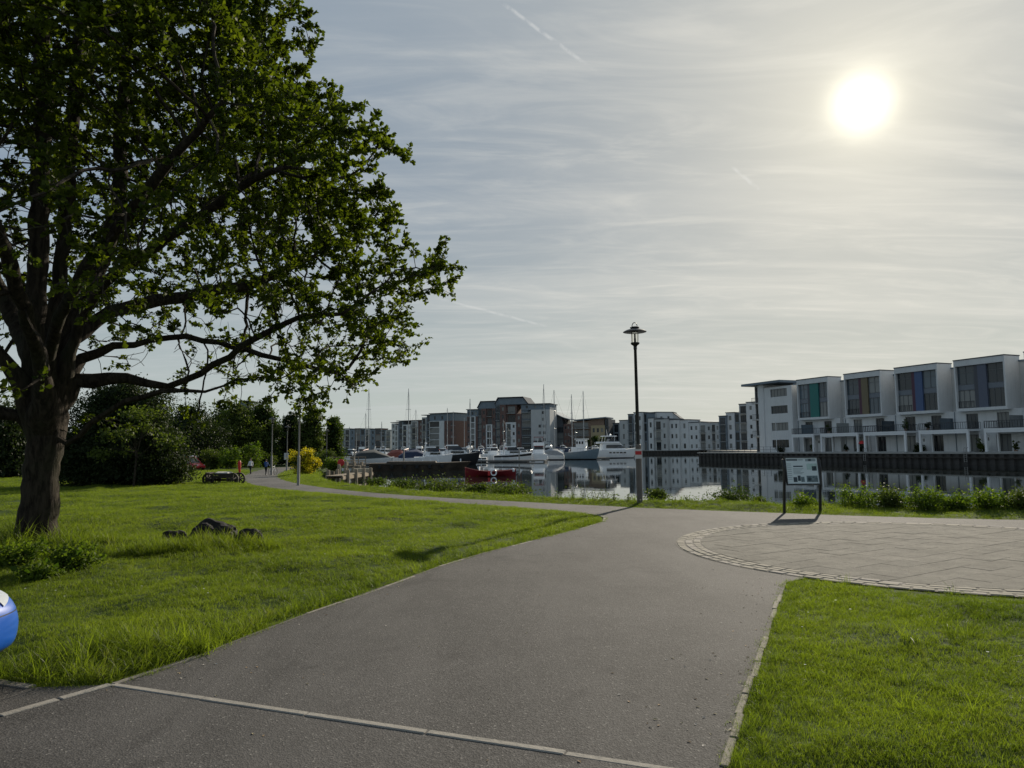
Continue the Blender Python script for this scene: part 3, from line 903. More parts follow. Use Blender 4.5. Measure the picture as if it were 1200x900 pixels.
# ------------------------------------------------------------------ background trees and shrubs
def cloud_leaves(lobes, n_clump, per, spread, size, shell=0.55, inner=0.25):
    """leaves gathered in clumps spread through the lobes of a crown; returns arrays"""
    lobes = [(Vector(c), Vector(r)) for c, r in lobes]
    wts = [r.x * r.y * r.z for c, r in lobes]
    C = []
    for _ in range(n_clump):
        c, r = rnd.choices(lobes, wts)[0]
        d = Vector((rnd.gauss(0, 1), rnd.gauss(0, 1), rnd.gauss(0, 1))).normalized()
        u = rnd.uniform(shell, 1.05)
        C.append((c.x + d.x * r.x * u, c.y + d.y * r.y * u, c.z + d.z * r.z * u, rnd.random()))
    C = np.array(C)
    N = n_clump * per
    ci = np.repeat(np.arange(n_clump), per)
    base_ = C[ci, :3] + rng.normal(size=(N, 3)) * np.array([spread, spread, spread * 0.7])
    base_[:, 2] = np.maximum(base_[:, 2], 0.04)
    dv = rng.normal(size=(N, 3)); dv /= np.linalg.norm(dv, axis=1)[:, None]
    sz = size * rng.uniform(.6, 1.35, N)
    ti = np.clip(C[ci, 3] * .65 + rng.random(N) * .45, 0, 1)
    # bigger leaves deep inside close the crown, their darker tint painting its inner shade
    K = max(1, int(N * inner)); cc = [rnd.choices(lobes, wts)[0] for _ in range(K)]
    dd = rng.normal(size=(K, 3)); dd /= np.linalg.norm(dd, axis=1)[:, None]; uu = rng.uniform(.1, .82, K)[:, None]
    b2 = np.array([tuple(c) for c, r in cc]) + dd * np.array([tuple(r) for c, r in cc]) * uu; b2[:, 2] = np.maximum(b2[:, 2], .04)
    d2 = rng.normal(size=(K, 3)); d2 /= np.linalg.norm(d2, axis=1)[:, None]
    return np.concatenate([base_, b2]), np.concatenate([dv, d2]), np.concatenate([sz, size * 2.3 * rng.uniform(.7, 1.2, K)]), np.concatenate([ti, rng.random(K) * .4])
def leaves_obj(name, arr, m, parent, wide=0.34):
    B, Dv, sz, ti = arr
    rv = rng.normal(size=Dv.shape); S1 = np.cross(Dv, rv); S1 /= np.linalg.norm(S1, axis=1)[:, None]; N1 = np.cross(S1, Dv)
    s = sz[:, None]
    V = np.stack([B, B + Dv * s * .5 + S1 * s * wide + N1 * s * .1, B + Dv * s, B + Dv * s * .5 - S1 * s * wide + N1 * s * .1], 1).reshape(-1, 3)
    F = np.arange(len(B) * 4).reshape(-1, 4)
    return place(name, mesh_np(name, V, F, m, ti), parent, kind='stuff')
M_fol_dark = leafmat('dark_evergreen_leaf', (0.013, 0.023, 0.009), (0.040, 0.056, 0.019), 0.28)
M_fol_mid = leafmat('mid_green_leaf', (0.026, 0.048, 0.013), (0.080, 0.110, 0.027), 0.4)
M_fol_olive = leafmat('olive_green_leaf', (0.038, 0.060, 0.015), (0.108, 0.135, 0.033), 0.42)
M_fol_bright = leafmat('fresh_green_leaf', (0.045, 0.085, 0.013), (0.130, 0.175, 0.026), 0.48)
M_gorse = leafmat('yellow_blossom', (0.55, 0.44, 0.01), (0.80, 0.68, 0.03), 0.4, tcol=(1, 1, .6))

def bg_tree(label, px, base_y, top_y, width_px, dist, m, lobes_n=7, clumps=90, per=75, leaf=0.26, low=0.12, group=None, name='background_tree'):
    p_ = at(px, base_y, dist); z0 = gz(dist) if dist < 240 else QUAY
    H = at(px, top_y, dist).z - z0; Wd = width_px / FPX * dist / 2
    o = thing(name, label, 'tree', (p_.x, dist, z0), 0, group)
    tr = MB(); lean = Vector((rnd.uniform(-.4, .4), rnd.uniform(-.4, .4), 0))
    tr.tube([(0, 0, -.3), lean * .3 + Vector((0, 0, H * .35)), lean + Vector((0, 0, H * .88))], [H * .028, H * .02, H * .005], 7)
    lobes = []
    for k in range(lobes_n):
        a = 2 * math.pi * k / lobes_n + rnd.uniform(-.4, .4); zz = H * rnd.uniform(max(.2, low + .15), .78)
        rr = Wd * rnd.uniform(.25, .62) * (1.0 if zz < H * .6 else .7)
        c = Vector((math.cos(a) * rr, math.sin(a) * rr, zz))
        lobes.append((c, (Wd * rnd.uniform(.38, .55), Wd * rnd.uniform(.38, .55), H * rnd.uniform(.12, .21))))
        tr.tube([lean * .3 + Vector((0, 0, zz * .55)), c * .6 + Vector((0, 0, zz * .32)), c], [H * .012, H * .008, H * .003], 5)
    lobes.append((Vector((lean.x, lean.y, H * .80)), (Wd * .45, Wd * .45, H * .2)))
    lobes.append((Vector((0, 0, H * .45)), (Wd * .75, Wd * .75, H * .3)))
    if low < 0.1: lobes.append((Vector((0, 0, H * .16)), (Wd * .85, Wd * .85, H * .16)))
    tr.build('trunk', M_bark, o, smooth=True)
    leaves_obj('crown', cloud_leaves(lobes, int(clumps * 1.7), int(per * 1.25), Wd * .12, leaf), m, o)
    return o
def shrub(label, x, y, z, rx, ry, h, m, clumps=26, per=60, leaf=0.08, group=None, name='shrub', cat='shrub', stems=6, extra=None, spread=None, inner=.12):
    o = thing(name, label, cat, (x, y, z), rnd.uniform(0, 6.28), group)
    st = MB(); lobes = []
    for k in range(stems):
        a = 6.283 * k / stems + rnd.uniform(-.5, .5); q = rnd.uniform(.25, .8)
        c = Vector((math.cos(a) * rx * q, math.sin(a) * ry * q, h * rnd.uniform(.35, .8)))
        h_k = h * (1 if k % 3 else 1.25); c.z *= h_k / h
        st.tube([(0.05 * math.cos(a), .05 * math.sin(a), -.05), c * .55 + Vector((0, 0, h * .1)), c], [.018, .012, .005], 4)
        lobes.append((c, (rx * .42, ry * .42, h * .26)))
    lobes.append((Vector((0, 0, h * .35)), (rx * .75, ry * .75, h * .4)))
    st.build('stems', M_bark, o, kind='stuff')
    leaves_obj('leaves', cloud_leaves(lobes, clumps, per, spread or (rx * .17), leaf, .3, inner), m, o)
    if extra: leaves_obj('blossom', cloud_leaves([(c + Vector((0, 0, h * .06)), Vector(r) * 1.06) for c, r in lobes], int(clumps * 1.1), int(per * .8), rx * .10, leaf, .75), extra, o)
    return o
# dark mass right behind the big tree
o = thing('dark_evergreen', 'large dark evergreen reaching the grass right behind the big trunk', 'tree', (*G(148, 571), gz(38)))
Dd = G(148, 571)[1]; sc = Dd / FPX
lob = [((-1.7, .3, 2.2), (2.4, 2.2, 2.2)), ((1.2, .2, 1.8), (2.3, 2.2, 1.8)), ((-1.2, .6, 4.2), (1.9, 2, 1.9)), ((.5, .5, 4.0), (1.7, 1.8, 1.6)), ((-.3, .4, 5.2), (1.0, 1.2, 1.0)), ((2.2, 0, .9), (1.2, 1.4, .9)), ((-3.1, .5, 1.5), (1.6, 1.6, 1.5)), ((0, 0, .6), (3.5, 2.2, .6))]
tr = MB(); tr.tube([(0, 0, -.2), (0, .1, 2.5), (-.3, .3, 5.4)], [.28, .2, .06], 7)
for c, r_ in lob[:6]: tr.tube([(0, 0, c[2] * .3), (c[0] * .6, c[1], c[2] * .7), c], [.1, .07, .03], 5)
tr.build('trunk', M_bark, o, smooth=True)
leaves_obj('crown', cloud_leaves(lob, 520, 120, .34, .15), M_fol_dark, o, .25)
# a spray of fresh leaves in front of it
yx, yy, _z = at(158, 520, Dd - 3.0)
yt = thing('young_tree', 'young tree with fresh yellow green leaves against the dark evergreen', 'tree', (yx, yy, gz(yy)))
tr = MB(); tr.tube([(0, 0, -.1), (.1, 0, 1.6), (-.1, 0, 3.4)], [.07, .05, .02], 6); ylob = []
for k in range(9):
    a = 6.283 * k / 9; c = Vector((math.cos(a) * rnd.uniform(.5, 2.6), math.sin(a) * rnd.uniform(.3, .9), rnd.uniform(1.7, 4.5)))
    tr.tube([(.1, 0, 1.5 + .1 * k), c * .6 + Vector((0, 0, 1.0)), c], [.03, .02, .008], 4); ylob.append((c, (rnd.uniform(.5, .9), .5, rnd.uniform(.2, .36))))
tr.build('trunk', M_bark, yt, smooth=True)
leaves_obj('crown', cloud_leaves(ylob, 84, 20, .20, .17, .2, 0.0), M_fol_olive, yt)
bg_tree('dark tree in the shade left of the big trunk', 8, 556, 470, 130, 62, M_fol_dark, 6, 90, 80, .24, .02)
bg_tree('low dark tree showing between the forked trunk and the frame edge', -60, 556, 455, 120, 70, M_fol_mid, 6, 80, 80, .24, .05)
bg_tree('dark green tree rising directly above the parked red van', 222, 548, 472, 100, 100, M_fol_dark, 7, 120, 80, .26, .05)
bg_tree('dark green dense tree left of the tall willowy tree', 255, 547, 476, 74, 118, M_fol_mid, 7, 100, 80, .28, .05)
bg_tree('tall olive tree with a rounded crown beside the path lamps', 276, 546, 467, 66, 108, M_fol_olive, 8, 130, 80, .28, .04)
bg_tree('broad green tree directly behind the twin path lamps', 308, 545, 471, 58, 112, M_fol_mid, 7, 120, 80, .28, .04)
bg_tree('dark conifer with a pointed top behind the lamp nearest the gorse', 338, 544, 480, 40, 120, M_fol_dark, 6, 90, 80, .28, .03)
bg_tree('feathery grey green tree above the yellow gorse', 362, 543, 476, 44, 116, M_fol_olive, 7, 100, 80, .28, .03)
bg_tree('last tree of the row, rounded, next to the far grey terrace', 388, 541, 486, 36, 122, M_fol_mid, 6, 100, 80, .28, .03)
bg_tree('dark tree hemmed in between the two tallest trees', 292, 545, 478, 44, 128, M_fol_dark, 6, 80, 80, .3, .03)
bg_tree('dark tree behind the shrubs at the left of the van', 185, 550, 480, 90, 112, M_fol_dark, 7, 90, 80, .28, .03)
# hedge shrubs in front of the row
for lab, px, by, wpx, ty, m_ in (
    ('rounded green shrub at the right end of the red van', 250, 551, 30, 527, M_fol_olive),
    ('bright green shrub behind the wooden cart', 272, 551, 34, 523, M_fol_bright),
    ('tall bright shrub with pale shoots beside the path', 296, 549, 32, 521, M_fol_bright),
    ('shrub at the bend where the path disappears', 314, 548, 22, 528, M_fol_olive),
    ('low shrub left of the red van in the shade', 200, 556, 44, 531, M_fol_mid),
    ('pale shrub past the gorse above the landing stage', 378, 549, 26, 531, M_fol_olive),
    ('green bush by the water behind the red lifebuoy', 392, 551, 26, 538, M_fol_bright)):
    x_, y_ = G(px, by); hh = at(px, ty, y_).z - gz(y_)
    shrub(lab, x_, y_, gz(y_), wpx / FPX * y_ / 2, wpx / FPX * y_ / 2 * .8, hh, m_, 46, 60, .17)
x_, y_ = G(350, 558); 
shrub('yellow flowering gorse bush beside the near path lamp', x_ + .2, y_ + 1.5, gz(y_), 44 / FPX * y_ / 2, 1.4, 26 / FPX * y_, M_fol_mid, 60, 70, .10, extra=M_gorse, name='gorse_bush')
# growth along the near bank
k = 0
BUSH = [(598, 583, 56, 561, 'largest rounded bush on the bank in front of the red rowing boat', M_fol_olive), (520, 578, 60, 560, 'spreading bank bush left of the red rowing boat', M_fol_olive), (560, 580, 26, 566, 'small bush between the two wide bank bushes', M_fol_olive),
        (470, 574, 34, 563, 'low leafy bush at the left end of the bank', M_fol_mid), (440, 571, 22, 561, 'small dark bush near the landing stage', M_fol_mid),
        (770, 590, 22, 573, 'small bush just right of the tall lamp post', M_fol_olive), (856, 594, 40, 571, 'twiggy bush left of the information board', M_fol_mid), (888, 596, 16, 582, 'tuft like bush touching the left leg of the information board', M_fol_olive),
        (945, 599, 34, 580, 'yellow green low bush under the information board', M_fol_bright), (1005, 599, 46, 571, 'leafy bush right of the information board', M_fol_bright), (1045, 600, 36, 572, 'upright bush, second right of the information board', M_fol_olive),
        (1085, 602, 44, 573, 'rounded bush below the blue panelled house', M_fol_bright), (1120, 602, 34, 577, 'low loose bush below the gap between houses', M_fol_bright), (1160, 604, 50, 572, 'wide bright bush near the right edge of the picture', M_fol_bright), (1198, 605, 40, 570, 'dense bush cut off by the right picture edge', M_fol_olive)]
for px, by, wpx, ty, lab, m_ in BUSH:
    x_, y_ = G(px, by - 3); hh = (by - ty) / FPX * y_ 
    shrub(lab, x_, y_, -.12, wpx / FPX * y_ / 1.75, wpx / FPX * y_ / 2.4, hh * (.95 if px > 640 else .58), m_, 54, 46, .058 if y_ < 30 else .085, inner=.04, stems=11, spread=wpx / FPX * y_ * .12)
for px, by, wpx, hpx, lab in ((22, 668, 62, 36, 'nettle clump at the left foot of the big trunk'), (82, 672, 60, 34, 'nettle clump at the right foot of the big trunk'), (48, 682, 50, 22, 'low nettle clump in front of the big trunk')):
    x_, y_ = G(px, by); shrub(lab, x_, y_, .0, wpx / FPX * y_ / 2, .45, hpx / FPX * y_ * .8, M_fol_bright, 44, 46, .055, inner=.02, stems=10, name='nettle_clump', cat='plant')
lowv = []
for q in resample([(20, 18.9), (14.6, 20.4), (9.2, 22.2), (6.0, 23.8), (3.6, 25.1), (0.5, 27.6), (-3.0, 31.2), (-7.0, 36.2)], .30):
    for _ in range(3 if q[0] > 3 else 1):
        c = Vector((q[0] + rnd.gauss(.1, .35), q[1] + rnd.gauss(0, .3), rnd.uniform(.02, .26))); tone = rnd.random()
        for _k in range(16): lowv.append((c + Vector((rnd.gauss(0, .16), rnd.gauss(0, .12), rnd.gauss(0, .07))), Vector((rnd.gauss(0, 1), rnd.gauss(0, 1), rnd.gauss(0, .8) + .3)).normalized(), rnd.uniform(.04, .085), min(1, tone * .6 + rnd.random() * .4)))
vo_ = props(place('verge_weeds', leaf_mesh('verge_weeds', lowv, M_fol_bright, Vector((0, 0, 0)), .26), None), kind='stuff'); vo_['label'] = 'low broad leaved weeds along the top of the bank'
# thin weeds against the bright water
lab_w = 'thin dry weed standing against the bright water'
for px, by, h_ in [(655, 587, 18), (672, 588, 22), (684, 588, 26), (697, 589, 24), (709, 589, 20), (720, 590, 16), (736, 590, 14), (790, 592, 12), (806, 592, 16), (546, 578, 16), (500, 575, 15), (815, 593, 10)]:
    x_, y_ = G(px, by); H = h_ / FPX * y_
    o = thing('weed', lab_w, 'plant', (x_, y_, -.05), 0, 'dry weeds along the bank'); st = MB(); LVw = []
    for k in range(5):
        d = Vector((rnd.gauss(0, .22), rnd.gauss(0, .22), 1)).normalized(); e = d * H * rnd.uniform(.6, 1)
        st.tube([(0, 0, 0), e * .5 + Vector((.01, 0, 0)), e], [.006, .005, .003], 3)
        for q in range(9): LVw.append((e * rnd.uniform(.35, 1), Vector((rnd.gauss(0, 1), rnd.gauss(0, 1), rnd.gauss(0, .5) + .4)).normalized(), rnd.uniform(.04, .08), rnd.random()))
    st.build('stems', M_bark, o, kind='stuff'); place('leaves', leaf_mesh('leaves', LVw, M_fol_olive, Vector((0, 0, 0)), .2), o, kind='stuff')

# ------------------------------------------------------------------ grass
def tuft(nb, h, spread, wid, bend):
    V, Fq, T = [], [], []
    for _ in range(nb):
        a = rnd.uniform(0, 6.283); r_ = spread * rnd.random() ** .5; bx, by = math.cos(a) * r_, math.sin(a) * r_
        dr = rnd.uniform(0, 6.283); L = h * rnd.uniform(.55, 1.15); bd = bend * rnd.uniform(.3, 1.3); tw = rnd.uniform(0, 6.283)
        sx, sy = math.cos(tw) * wid, math.sin(tw) * wid
        b0 = len(V)
        for q, wq in ((0, 1), (.45, .85), (.8, .5), (1, .06)):
            ox = math.cos(dr) * bd * L * q * q; oy = math.sin(dr) * bd * L * q * q; zz = L * (q - .25 * bd * q * q)
            V.append((bx + ox - sx * wq, by + oy - sy * wq, zz)); V.append((bx + ox + sx * wq, by + oy + sy * wq, zz))
        tt = rnd.random()
        for q in range(3): Fq.append((b0 + 2 * q, b0 + 2 * q + 1, b0 + 2 * q + 3, b0 + 2 * q + 2)); T.append(tt)
    return np.array(V), np.array(Fq), np.array(T)
M_grass = leafmat('grass_blade', (0.042, 0.074, 0.011), (0.215, 0.262, 0.034), 0.62, 0.5, 0.3, random_inst=True)
M_dry = leafmat('pale_grass_blade', (0.085, 0.11, 0.02), (0.23, 0.24, 0.07), 0.55, 0.5, 0.3, random_inst=True)
def scatter(name, label, Pts, rotz, scl, tilt, protos, pick):
    """one object: a cloud of points, each carrying a grass tuft"""
    c = bpy.data.collections.new(name + '_tufts')
    for k, (V, Fq, T, m) in enumerate(protos):
        c.objects.link(bpy.data.objects.new('%s_tuft_%d' % (name, k), mesh_np(name + '_tuft', V, Fq, m, T)))
    me = bpy.data.meshes.new(name); me.vertices.add(len(Pts)); me.vertices.foreach_set('co', Pts.astype(np.float32).ravel())
    for an, ty, arr, fld in (('rot', 'FLOAT_VECTOR', np.stack([tilt[:, 0], tilt[:, 1], rotz], 1), 'vector'), ('scl', 'FLOAT', scl, 'value'), ('pick', 'INT', pick, 'value')):
        a = me.attributes.new(an, ty, 'POINT'); a.data.foreach_set(fld, np.ascontiguousarray(arr, dtype=np.int32 if ty == 'INT' else np.float32).ravel())
    me.update()
    o = props(place(name, me, None), kind='stuff'); o['label'] = label
    ng = bpy.data.node_groups.new(name + '_nodes', 'GeometryNodeTree')
    ng.interface.new_socket('Geometry', in_out='INPUT', socket_type='NodeSocketGeometry'); ng.interface.new_socket('Geometry', in_out='OUTPUT', socket_type='NodeSocketGeometry')
    N_ = ng.nodes; Lk = ng.links.new
    gi, go = N_.new('NodeGroupInput'), N_.new('NodeGroupOutput')
    ci = N_.new('GeometryNodeCollectionInfo'); ci.inputs['Collection'].default_value = c; ci.inputs['Separate Children'].default_value = True
    ip = N_.new('GeometryNodeInstanceOnPoints'); ip.inputs['Pick Instance'].default_value = True
    def att_(nm, ty):
        a = N_.new('GeometryNodeInputNamedAttribute'); a.data_type = ty; a.inputs['Name'].default_value = nm; return a.outputs['Attribute']
    Lk(gi.outputs[0], ip.inputs['Points']); Lk(ci.outputs[0], ip.inputs['Instance'])
    Lk(att_('pick', 'INT'), ip.inputs['Instance Index']); Lk(att_('rot', 'FLOAT_VECTOR'), ip.inputs['Rotation']); Lk(att_('scl', 'FLOAT'), ip.inputs['Scale'])
    Lk(ip.outputs[0], go.inputs[0])
    md = o.modifiers.new('tufts', 'NODES'); md.node_group = ng
    return o
def sample(n, dens):
    """points in the wedge the camera and its near neighbours see, thinned with distance"""
    P = []
    u = rng.random(n)
    d = 3.3 + u ** 1.25 * 85
    a = rng.uniform(-0.80, 0.80, n)
    return np.stack([np.tan(a) * d, d], 1), d
N0 = 380000
P, d = sample(N0, None)
op = on_path(P); pd = path_dist(P); z, sd = land_z(P)
edge_over = (rng.random(N0) < .5) & (pd < .03)
ok = (~op | edge_over) & (sd < 0.6)
cd_ = np.hypot(P[:, 0] - PC[0], P[:, 1] - PC[1]); ok &= cd_ > RING_OUT + 0.03
kp = np.minimum(1.0, (d / 14.0) ** -0.15)
P, d, z, pd = P[ok], d[ok], z[ok], pd[ok]
patch = vnoise(P, .8, 9) * .6 + vnoise(P, 2.7, 10) * .4
far_s = np.clip((d / 9.0), 1, 6) ** .42
scl = (0.36 + 0.75 * patch + 0.25 * rng.random(len(P))) * far_s
scl *= np.where(pd < .25, .8, 1)
pick = np.where(rng.random(len(P)) < .08, 3, rng.integers(0, 3, len(P)))
protos = [(*tuft(22, .056, .085, .0020, .9), M_grass), (*tuft(20, .066, .095, .0021, .8), M_grass), (*tuft(24, .045, .085, .0020, 1.1), M_grass), (*tuft(8, .075, .07, .0022, .8), M_dry)]
scatter('grass', 'short green mown grass of the lawns', np.concatenate([P, z[:, None] - .004], 1), rng.uniform(0, 6.28, len(P)), scl, rng.normal(0, .16, (len(P), 2)), protos, pick)
# long grass: round the trunk, the rocks, the corner, the lawn margin and the bank
L_ = []
def patch_pts(cx, cy, r_, n, s0, s1, ex=1.0):
    for _ in range(n):
        a = rnd.uniform(0, 6.283); q = r_ * rnd.random() ** .55
        L_.append((cx + math.cos(a) * q * ex, cy + math.sin(a) * q, rnd.uniform(s0, s1) * (1.15 - .5 * q / r_)))
patch_pts(TX + .1, TY - .5, 1.5, 380, .7, 1.6, 1.1)
rx, ry = G(243, 645); patch_pts(rx, ry - .25, .85, 230, .45, 1.0, 1.7)
patch_pts(G(185, 652)[0], G(185, 652)[1], .5, 130, .6, 1.15, 1.6); patch_pts(G(300, 646)[0], G(300, 646)[1], .4, 90, .5, 1.0, 1.5)
cx, cy = G(192, 768); patch_pts(cx, cy, .45, 170, .55, 1.0, 1.25)
cx, cy = G(95, 785); patch_pts(cx, cy, .6, 120, .5, .95, 1.3)
for a, b_ in zip(LAWN_LS, LAWN_LS[1:]):
    for _ in range(26):
        u = rnd.random(); L_.append((a[0] + (b_[0] - a[0]) * u - rnd.uniform(.05, .35), a[1] + (b_[1] - a[1]) * u + rnd.uniform(0, .12), rnd.uniform(.35, .62)))
for a, b_ in zip(LAWN_R, LAWN_R[1:]):
    for _ in range(40):
        u = rnd.random(); L_.append((a[0] + (b_[0] - a[0]) * u + rnd.uniform(.03, .22), a[1] + (b_[1] - a[1]) * u - rnd.uniform(0, .06), rnd.uniform(.22, .42)))
bk = resample([(40, 10), (20, 18.6), (14.6, 20.6), (9.2, 22.4), (6.0, 24.0), (3.6, 25.3), (0.5, 27.9), (-3.0, 31.4), (-7.0, 36.6), (-11.2, 45), (-16, 60), (-21, 78)], .25)
for q in bk:
    for _ in range(9):
        L_.append((q[0] + rnd.gauss(-.05, .42), q[1] + rnd.gauss(-.1, .42), rnd.uniform(.18, .62) if rnd.random() < .93 else rnd.uniform(.7, 1.1)))
for _ in range(420):       # scattered coarse tussocks in the lawns
    d_ = 5 + 45 * rnd.random() ** 1.3; a_ = rnd.uniform(-.62, .62); c0 = (math.tan(a_) * d_, d_)
    for _ in range(4): L_.append((c0[0] + rnd.gauss(0, .09), c0[1] + rnd.gauss(0, .09), rnd.uniform(.3, .6)))
L_ = np.array(L_); P = L_[:, :2]
ok = (~on_path(P)) & (path_dist(P) > .02); L_ = L_[ok]; P = P[ok]; z, sd = land_z(P)
protos = [(*tuft(20, .36, .09, .0042, .75), M_grass), (*tuft(16, .30, .10, .0048, 1.0), M_grass), (*tuft(12, .40, .08, .0038, .6), M_dry)]
scatter('long_grass', 'longer uncut grass round the trunk, the rocks and along the bank', np.concatenate([P, z[:, None] - .01], 1), rng.uniform(0, 6.28, len(P)), L_[:, 2], rng.normal(0, .2, (len(P), 2)), protos, rng.choice([0, 1, 2], len(P), p=[.48, .46, .06]))
# daisies
n = 220; P, d = sample(n * 3, None); ok = (~on_path(P)) & (path_dist(P) > .1) & (d < 26); P = P[ok][:n]; z, sd = land_z(P)
ang_ = np.linspace(0, 2 * np.pi, 8)[:-1]
dv_ = np.concatenate([[(0, 0, .062)], [(.011 * math.cos(a), .011 * math.sin(a), .065) for a in ang_], [(.001, 0, 0), (-.001, 0, 0)]])
df_ = np.array([(0, 1 + i, 1 + (i + 1) % 7, 1 + (i + 1) % 7) for i in range(7)])
M_daisy = mat('daisy_petal', (0.7, 0.7, 0.66), 0.7, .05, 3)
dm = MB(); dm.v = [tuple(q) for q in dv_]; dm.f = [(0, 1 + i, 1 + (i + 1) % 7) for i in range(7)] + [(8, 9, 0)]; dm.m = [0] * 8
dme = dm.mesh('daisy', M_daisy)
c_ = bpy.data.collections.new('daisy_heads')
mb = MB()
for (x_, y_), z_ in zip(P, z):
    s_ = rnd.uniform(.7, 1.2)
    mb.add([(x_ + q[0] * s_, y_ + q[1] * s_, z_ + q[2]) for q in dm.v], dm.f)
o = props(mb.build('daisies', M_daisy), kind='stuff'); o['label'] = 'tiny white daisies scattered in the lawns'
# three dark rocks
M_rock = mat('dark_rock', (0.016, 0.015, 0.015), 0.9, 0.4, 2.5, bump=0.9, bscale=9)
for (px, py, w_, h_, lab) in ((249, 634, 46, 21, 'tallest dark pointed rock in the long grass'), (203, 633, 24, 9, 'small flat dark rock at the left of the pointed rock'), (291, 638, 32, 14, 'low rounded dark rock at the right of the pointed rock')):
    x_, y_ = G(px, py + 5); sx = w_ / FPX * y_ / 2 * (1.25 if w_ == 46 else 1.1); sz = h_ / FPX * y_ * 1.0
    bm = bmesh.new(); bmesh.ops.create_icosphere(bm, subdivisions=4, radius=1.0)
    sd_ = Vector((rnd.uniform(0, 50), rnd.uniform(0, 50), 0))
    from mathutils import noise as mn
    for v in bm.verts:
        q = v.co.copy()
        f_ = 1 + .30 * mn.noise(q * 1.3 + sd_) + .14 * mn.noise(q * 3.1 + sd_)
        cell = mn.cell(q * 1.7 + sd_) * .10
        q *= f_ + cell
        zz = q.z * (1 + (.22 * (1 - min(1, abs(q.x + .15) * 1.4)) - .12 if w_ == 46 else 0) * (q.z > 0))
        v.co = Vector((q.x * sx, q.y * sx * .7, zz * sz * 1.0))
    me = bpy.data.meshes.new('rock'); bm.to_mesh(me); bm.free(); me.materials.append(M_rock)
    props(place('rock', me, None, (x_, y_, .04 + float(land_z(np.array([[x_, y_]]))[0][0]))), lab, 'rock')

# fallen leaves and grit on the tarmac
lt = MB(); nl = 0
while nl < 260:
    if rnd.random() < .65:
        pl_ = rnd.choice([LAWN_LS, LAWN_R]); k = rnd.randrange(len(pl_) - 1); u = rnd.random(); a, b_ = pl_[k], pl_[k + 1]
        q = (a[0] + (b_[0] - a[0]) * u + rnd.gauss(0, .30), a[1] + (b_[1] - a[1]) * u + rnd.gauss(0, .2))
    else:
        d_ = 4.2 + 18 * rnd.random(); q = (d_ * rnd.uniform(-.5, .5), d_)
    if not on_path(np.array([q]))[0] or math.hypot(q[0] - PC[0], q[1] - PC[1]) < RING_OUT: continue
    s_ = rnd.uniform(.006, .021); a = rnd.uniform(0, 6.28); c_, n_ = math.cos(a) * s_, math.sin(a) * s_
    lt.add([(q[0] - c_, q[1] - n_, .006), (q[0] + n_ * .5, q[1] - c_ * .5, .012), (q[0] + c_, q[1] + n_, .008), (q[0] - n_ * .5, q[1] + c_ * .5, .010)], [(0, 1, 2, 3)], rnd.randrange(3)); nl += 1
o = props(lt.build('leaf_litter', [mat('dry_leaf', (.22, .14, .06), .8, .3, 9), mat('pale_grit', (.36, .33, .29), .8, .2, 9), mat('dead_grass', (.26, .22, .12), .8, .3, 9)]), kind='stuff'); o['label'] = 'fallen leaves and grit along the edges of the tarmac'
# ------------------------------------------------------------------ street lamps
M_lampglass = bpy.data.materials.new('lamp_glass'); M_lampglass.use_nodes = True
p = M_lampglass.node_tree.nodes['Principled BSDF']
p.inputs['Base Color'].default_value = (.95, .93, .85, 1); p.inputs['Transmission Weight'].default_value = 1.0; p.inputs['Roughness'].default_value = .12; p.inputs['IOR'].default_value = 1.05
M_lampglow = mat('frosted_lamp_tube', (.75, .66, .40), .6, .1, 4)
M_postgrey = mat('grey_brown_post_paint', (.13, .105, .085), .55, .25, 3)
def lamp_meshes():
    d = {}
    d['post_sleeve'] = MB().lathe([(.11, -.2), (.11, .02), (.098, .05), (.098, 1.98), (.075, 2.04), (.06, 2.05)], 14).mesh('post_sleeve', M_postgrey, True)
    d['pole'] = MB().lathe([(.062, 2.03), (.050, 5.28), (.062, 5.30), (.062, 5.36), (.045, 5.38), (.045, 5.42)], 12).mesh('pole', M_black, True)
    d['gallery'] = MB().lathe([(.05, 5.36), (.075, 5.42), (.135, 5.46), (.15, 5.48), (.15, 5.52), (.10, 5.53), (.05, 5.53)], 18).mesh('gallery', M_black, True)
    d['lamp_glass'] = MB().lathe([(.125, 5.525), (.128, 5.70), (.128, 5.86)], 18).mesh('lamp_glass', M_lampglass, True)
    d['lamp_tube'] = MB().lathe([(.035, 5.53), (.035, 5.66), (.028, 5.67), (.028, 5.82), (.0, 5.84)], 10).mesh('lamp_tube', [M_black], True)
    mb = MB()
    for k in range(4):
        a = k * math.pi / 2 + .5; mb.tube([(.137 * math.cos(a), .137 * math.sin(a), 5.51), (.137 * math.cos(a), .137 * math.sin(a), 5.88)], .008, 5)
    d['cage'] = mb.mesh('cage', M_black)
    d['canopy'] = MB().lathe([(.02, 5.865), (.36, 5.875), (.40, 5.885), (.40, 5.90), (.30, 5.955), (.14, 6.005), (.135, 6.02), (.16, 6.03), (.16, 6.055), (.09, 6.08), (.0, 6.085)], 26).mesh('canopy', M_black, True)
    mb = MB(); mb.tube([(.09 * math.cos(a), 0, 6.07 + .15 * math.sin(a)) for a in [math.pi * i / 10 for i in range(11)]], .013, 6)
    d['lifting_ring'] = mb.mesh('lifting_ring', M_black, True)
    return d
LM = lamp_meshes()
LM2 = dict(LM); LM2['pole'] = MB().lathe([(.062, 2.03), (.050, 5.28), (.062, 5.30), (.062, 5.36), (.045, 5.38), (.045, 5.42)], 12).mesh('pole', mat('pale_lamp_grey', (.24, .225, .205), .6, .15, 3), True)  # path lamps get a paler grey pole and sleeve
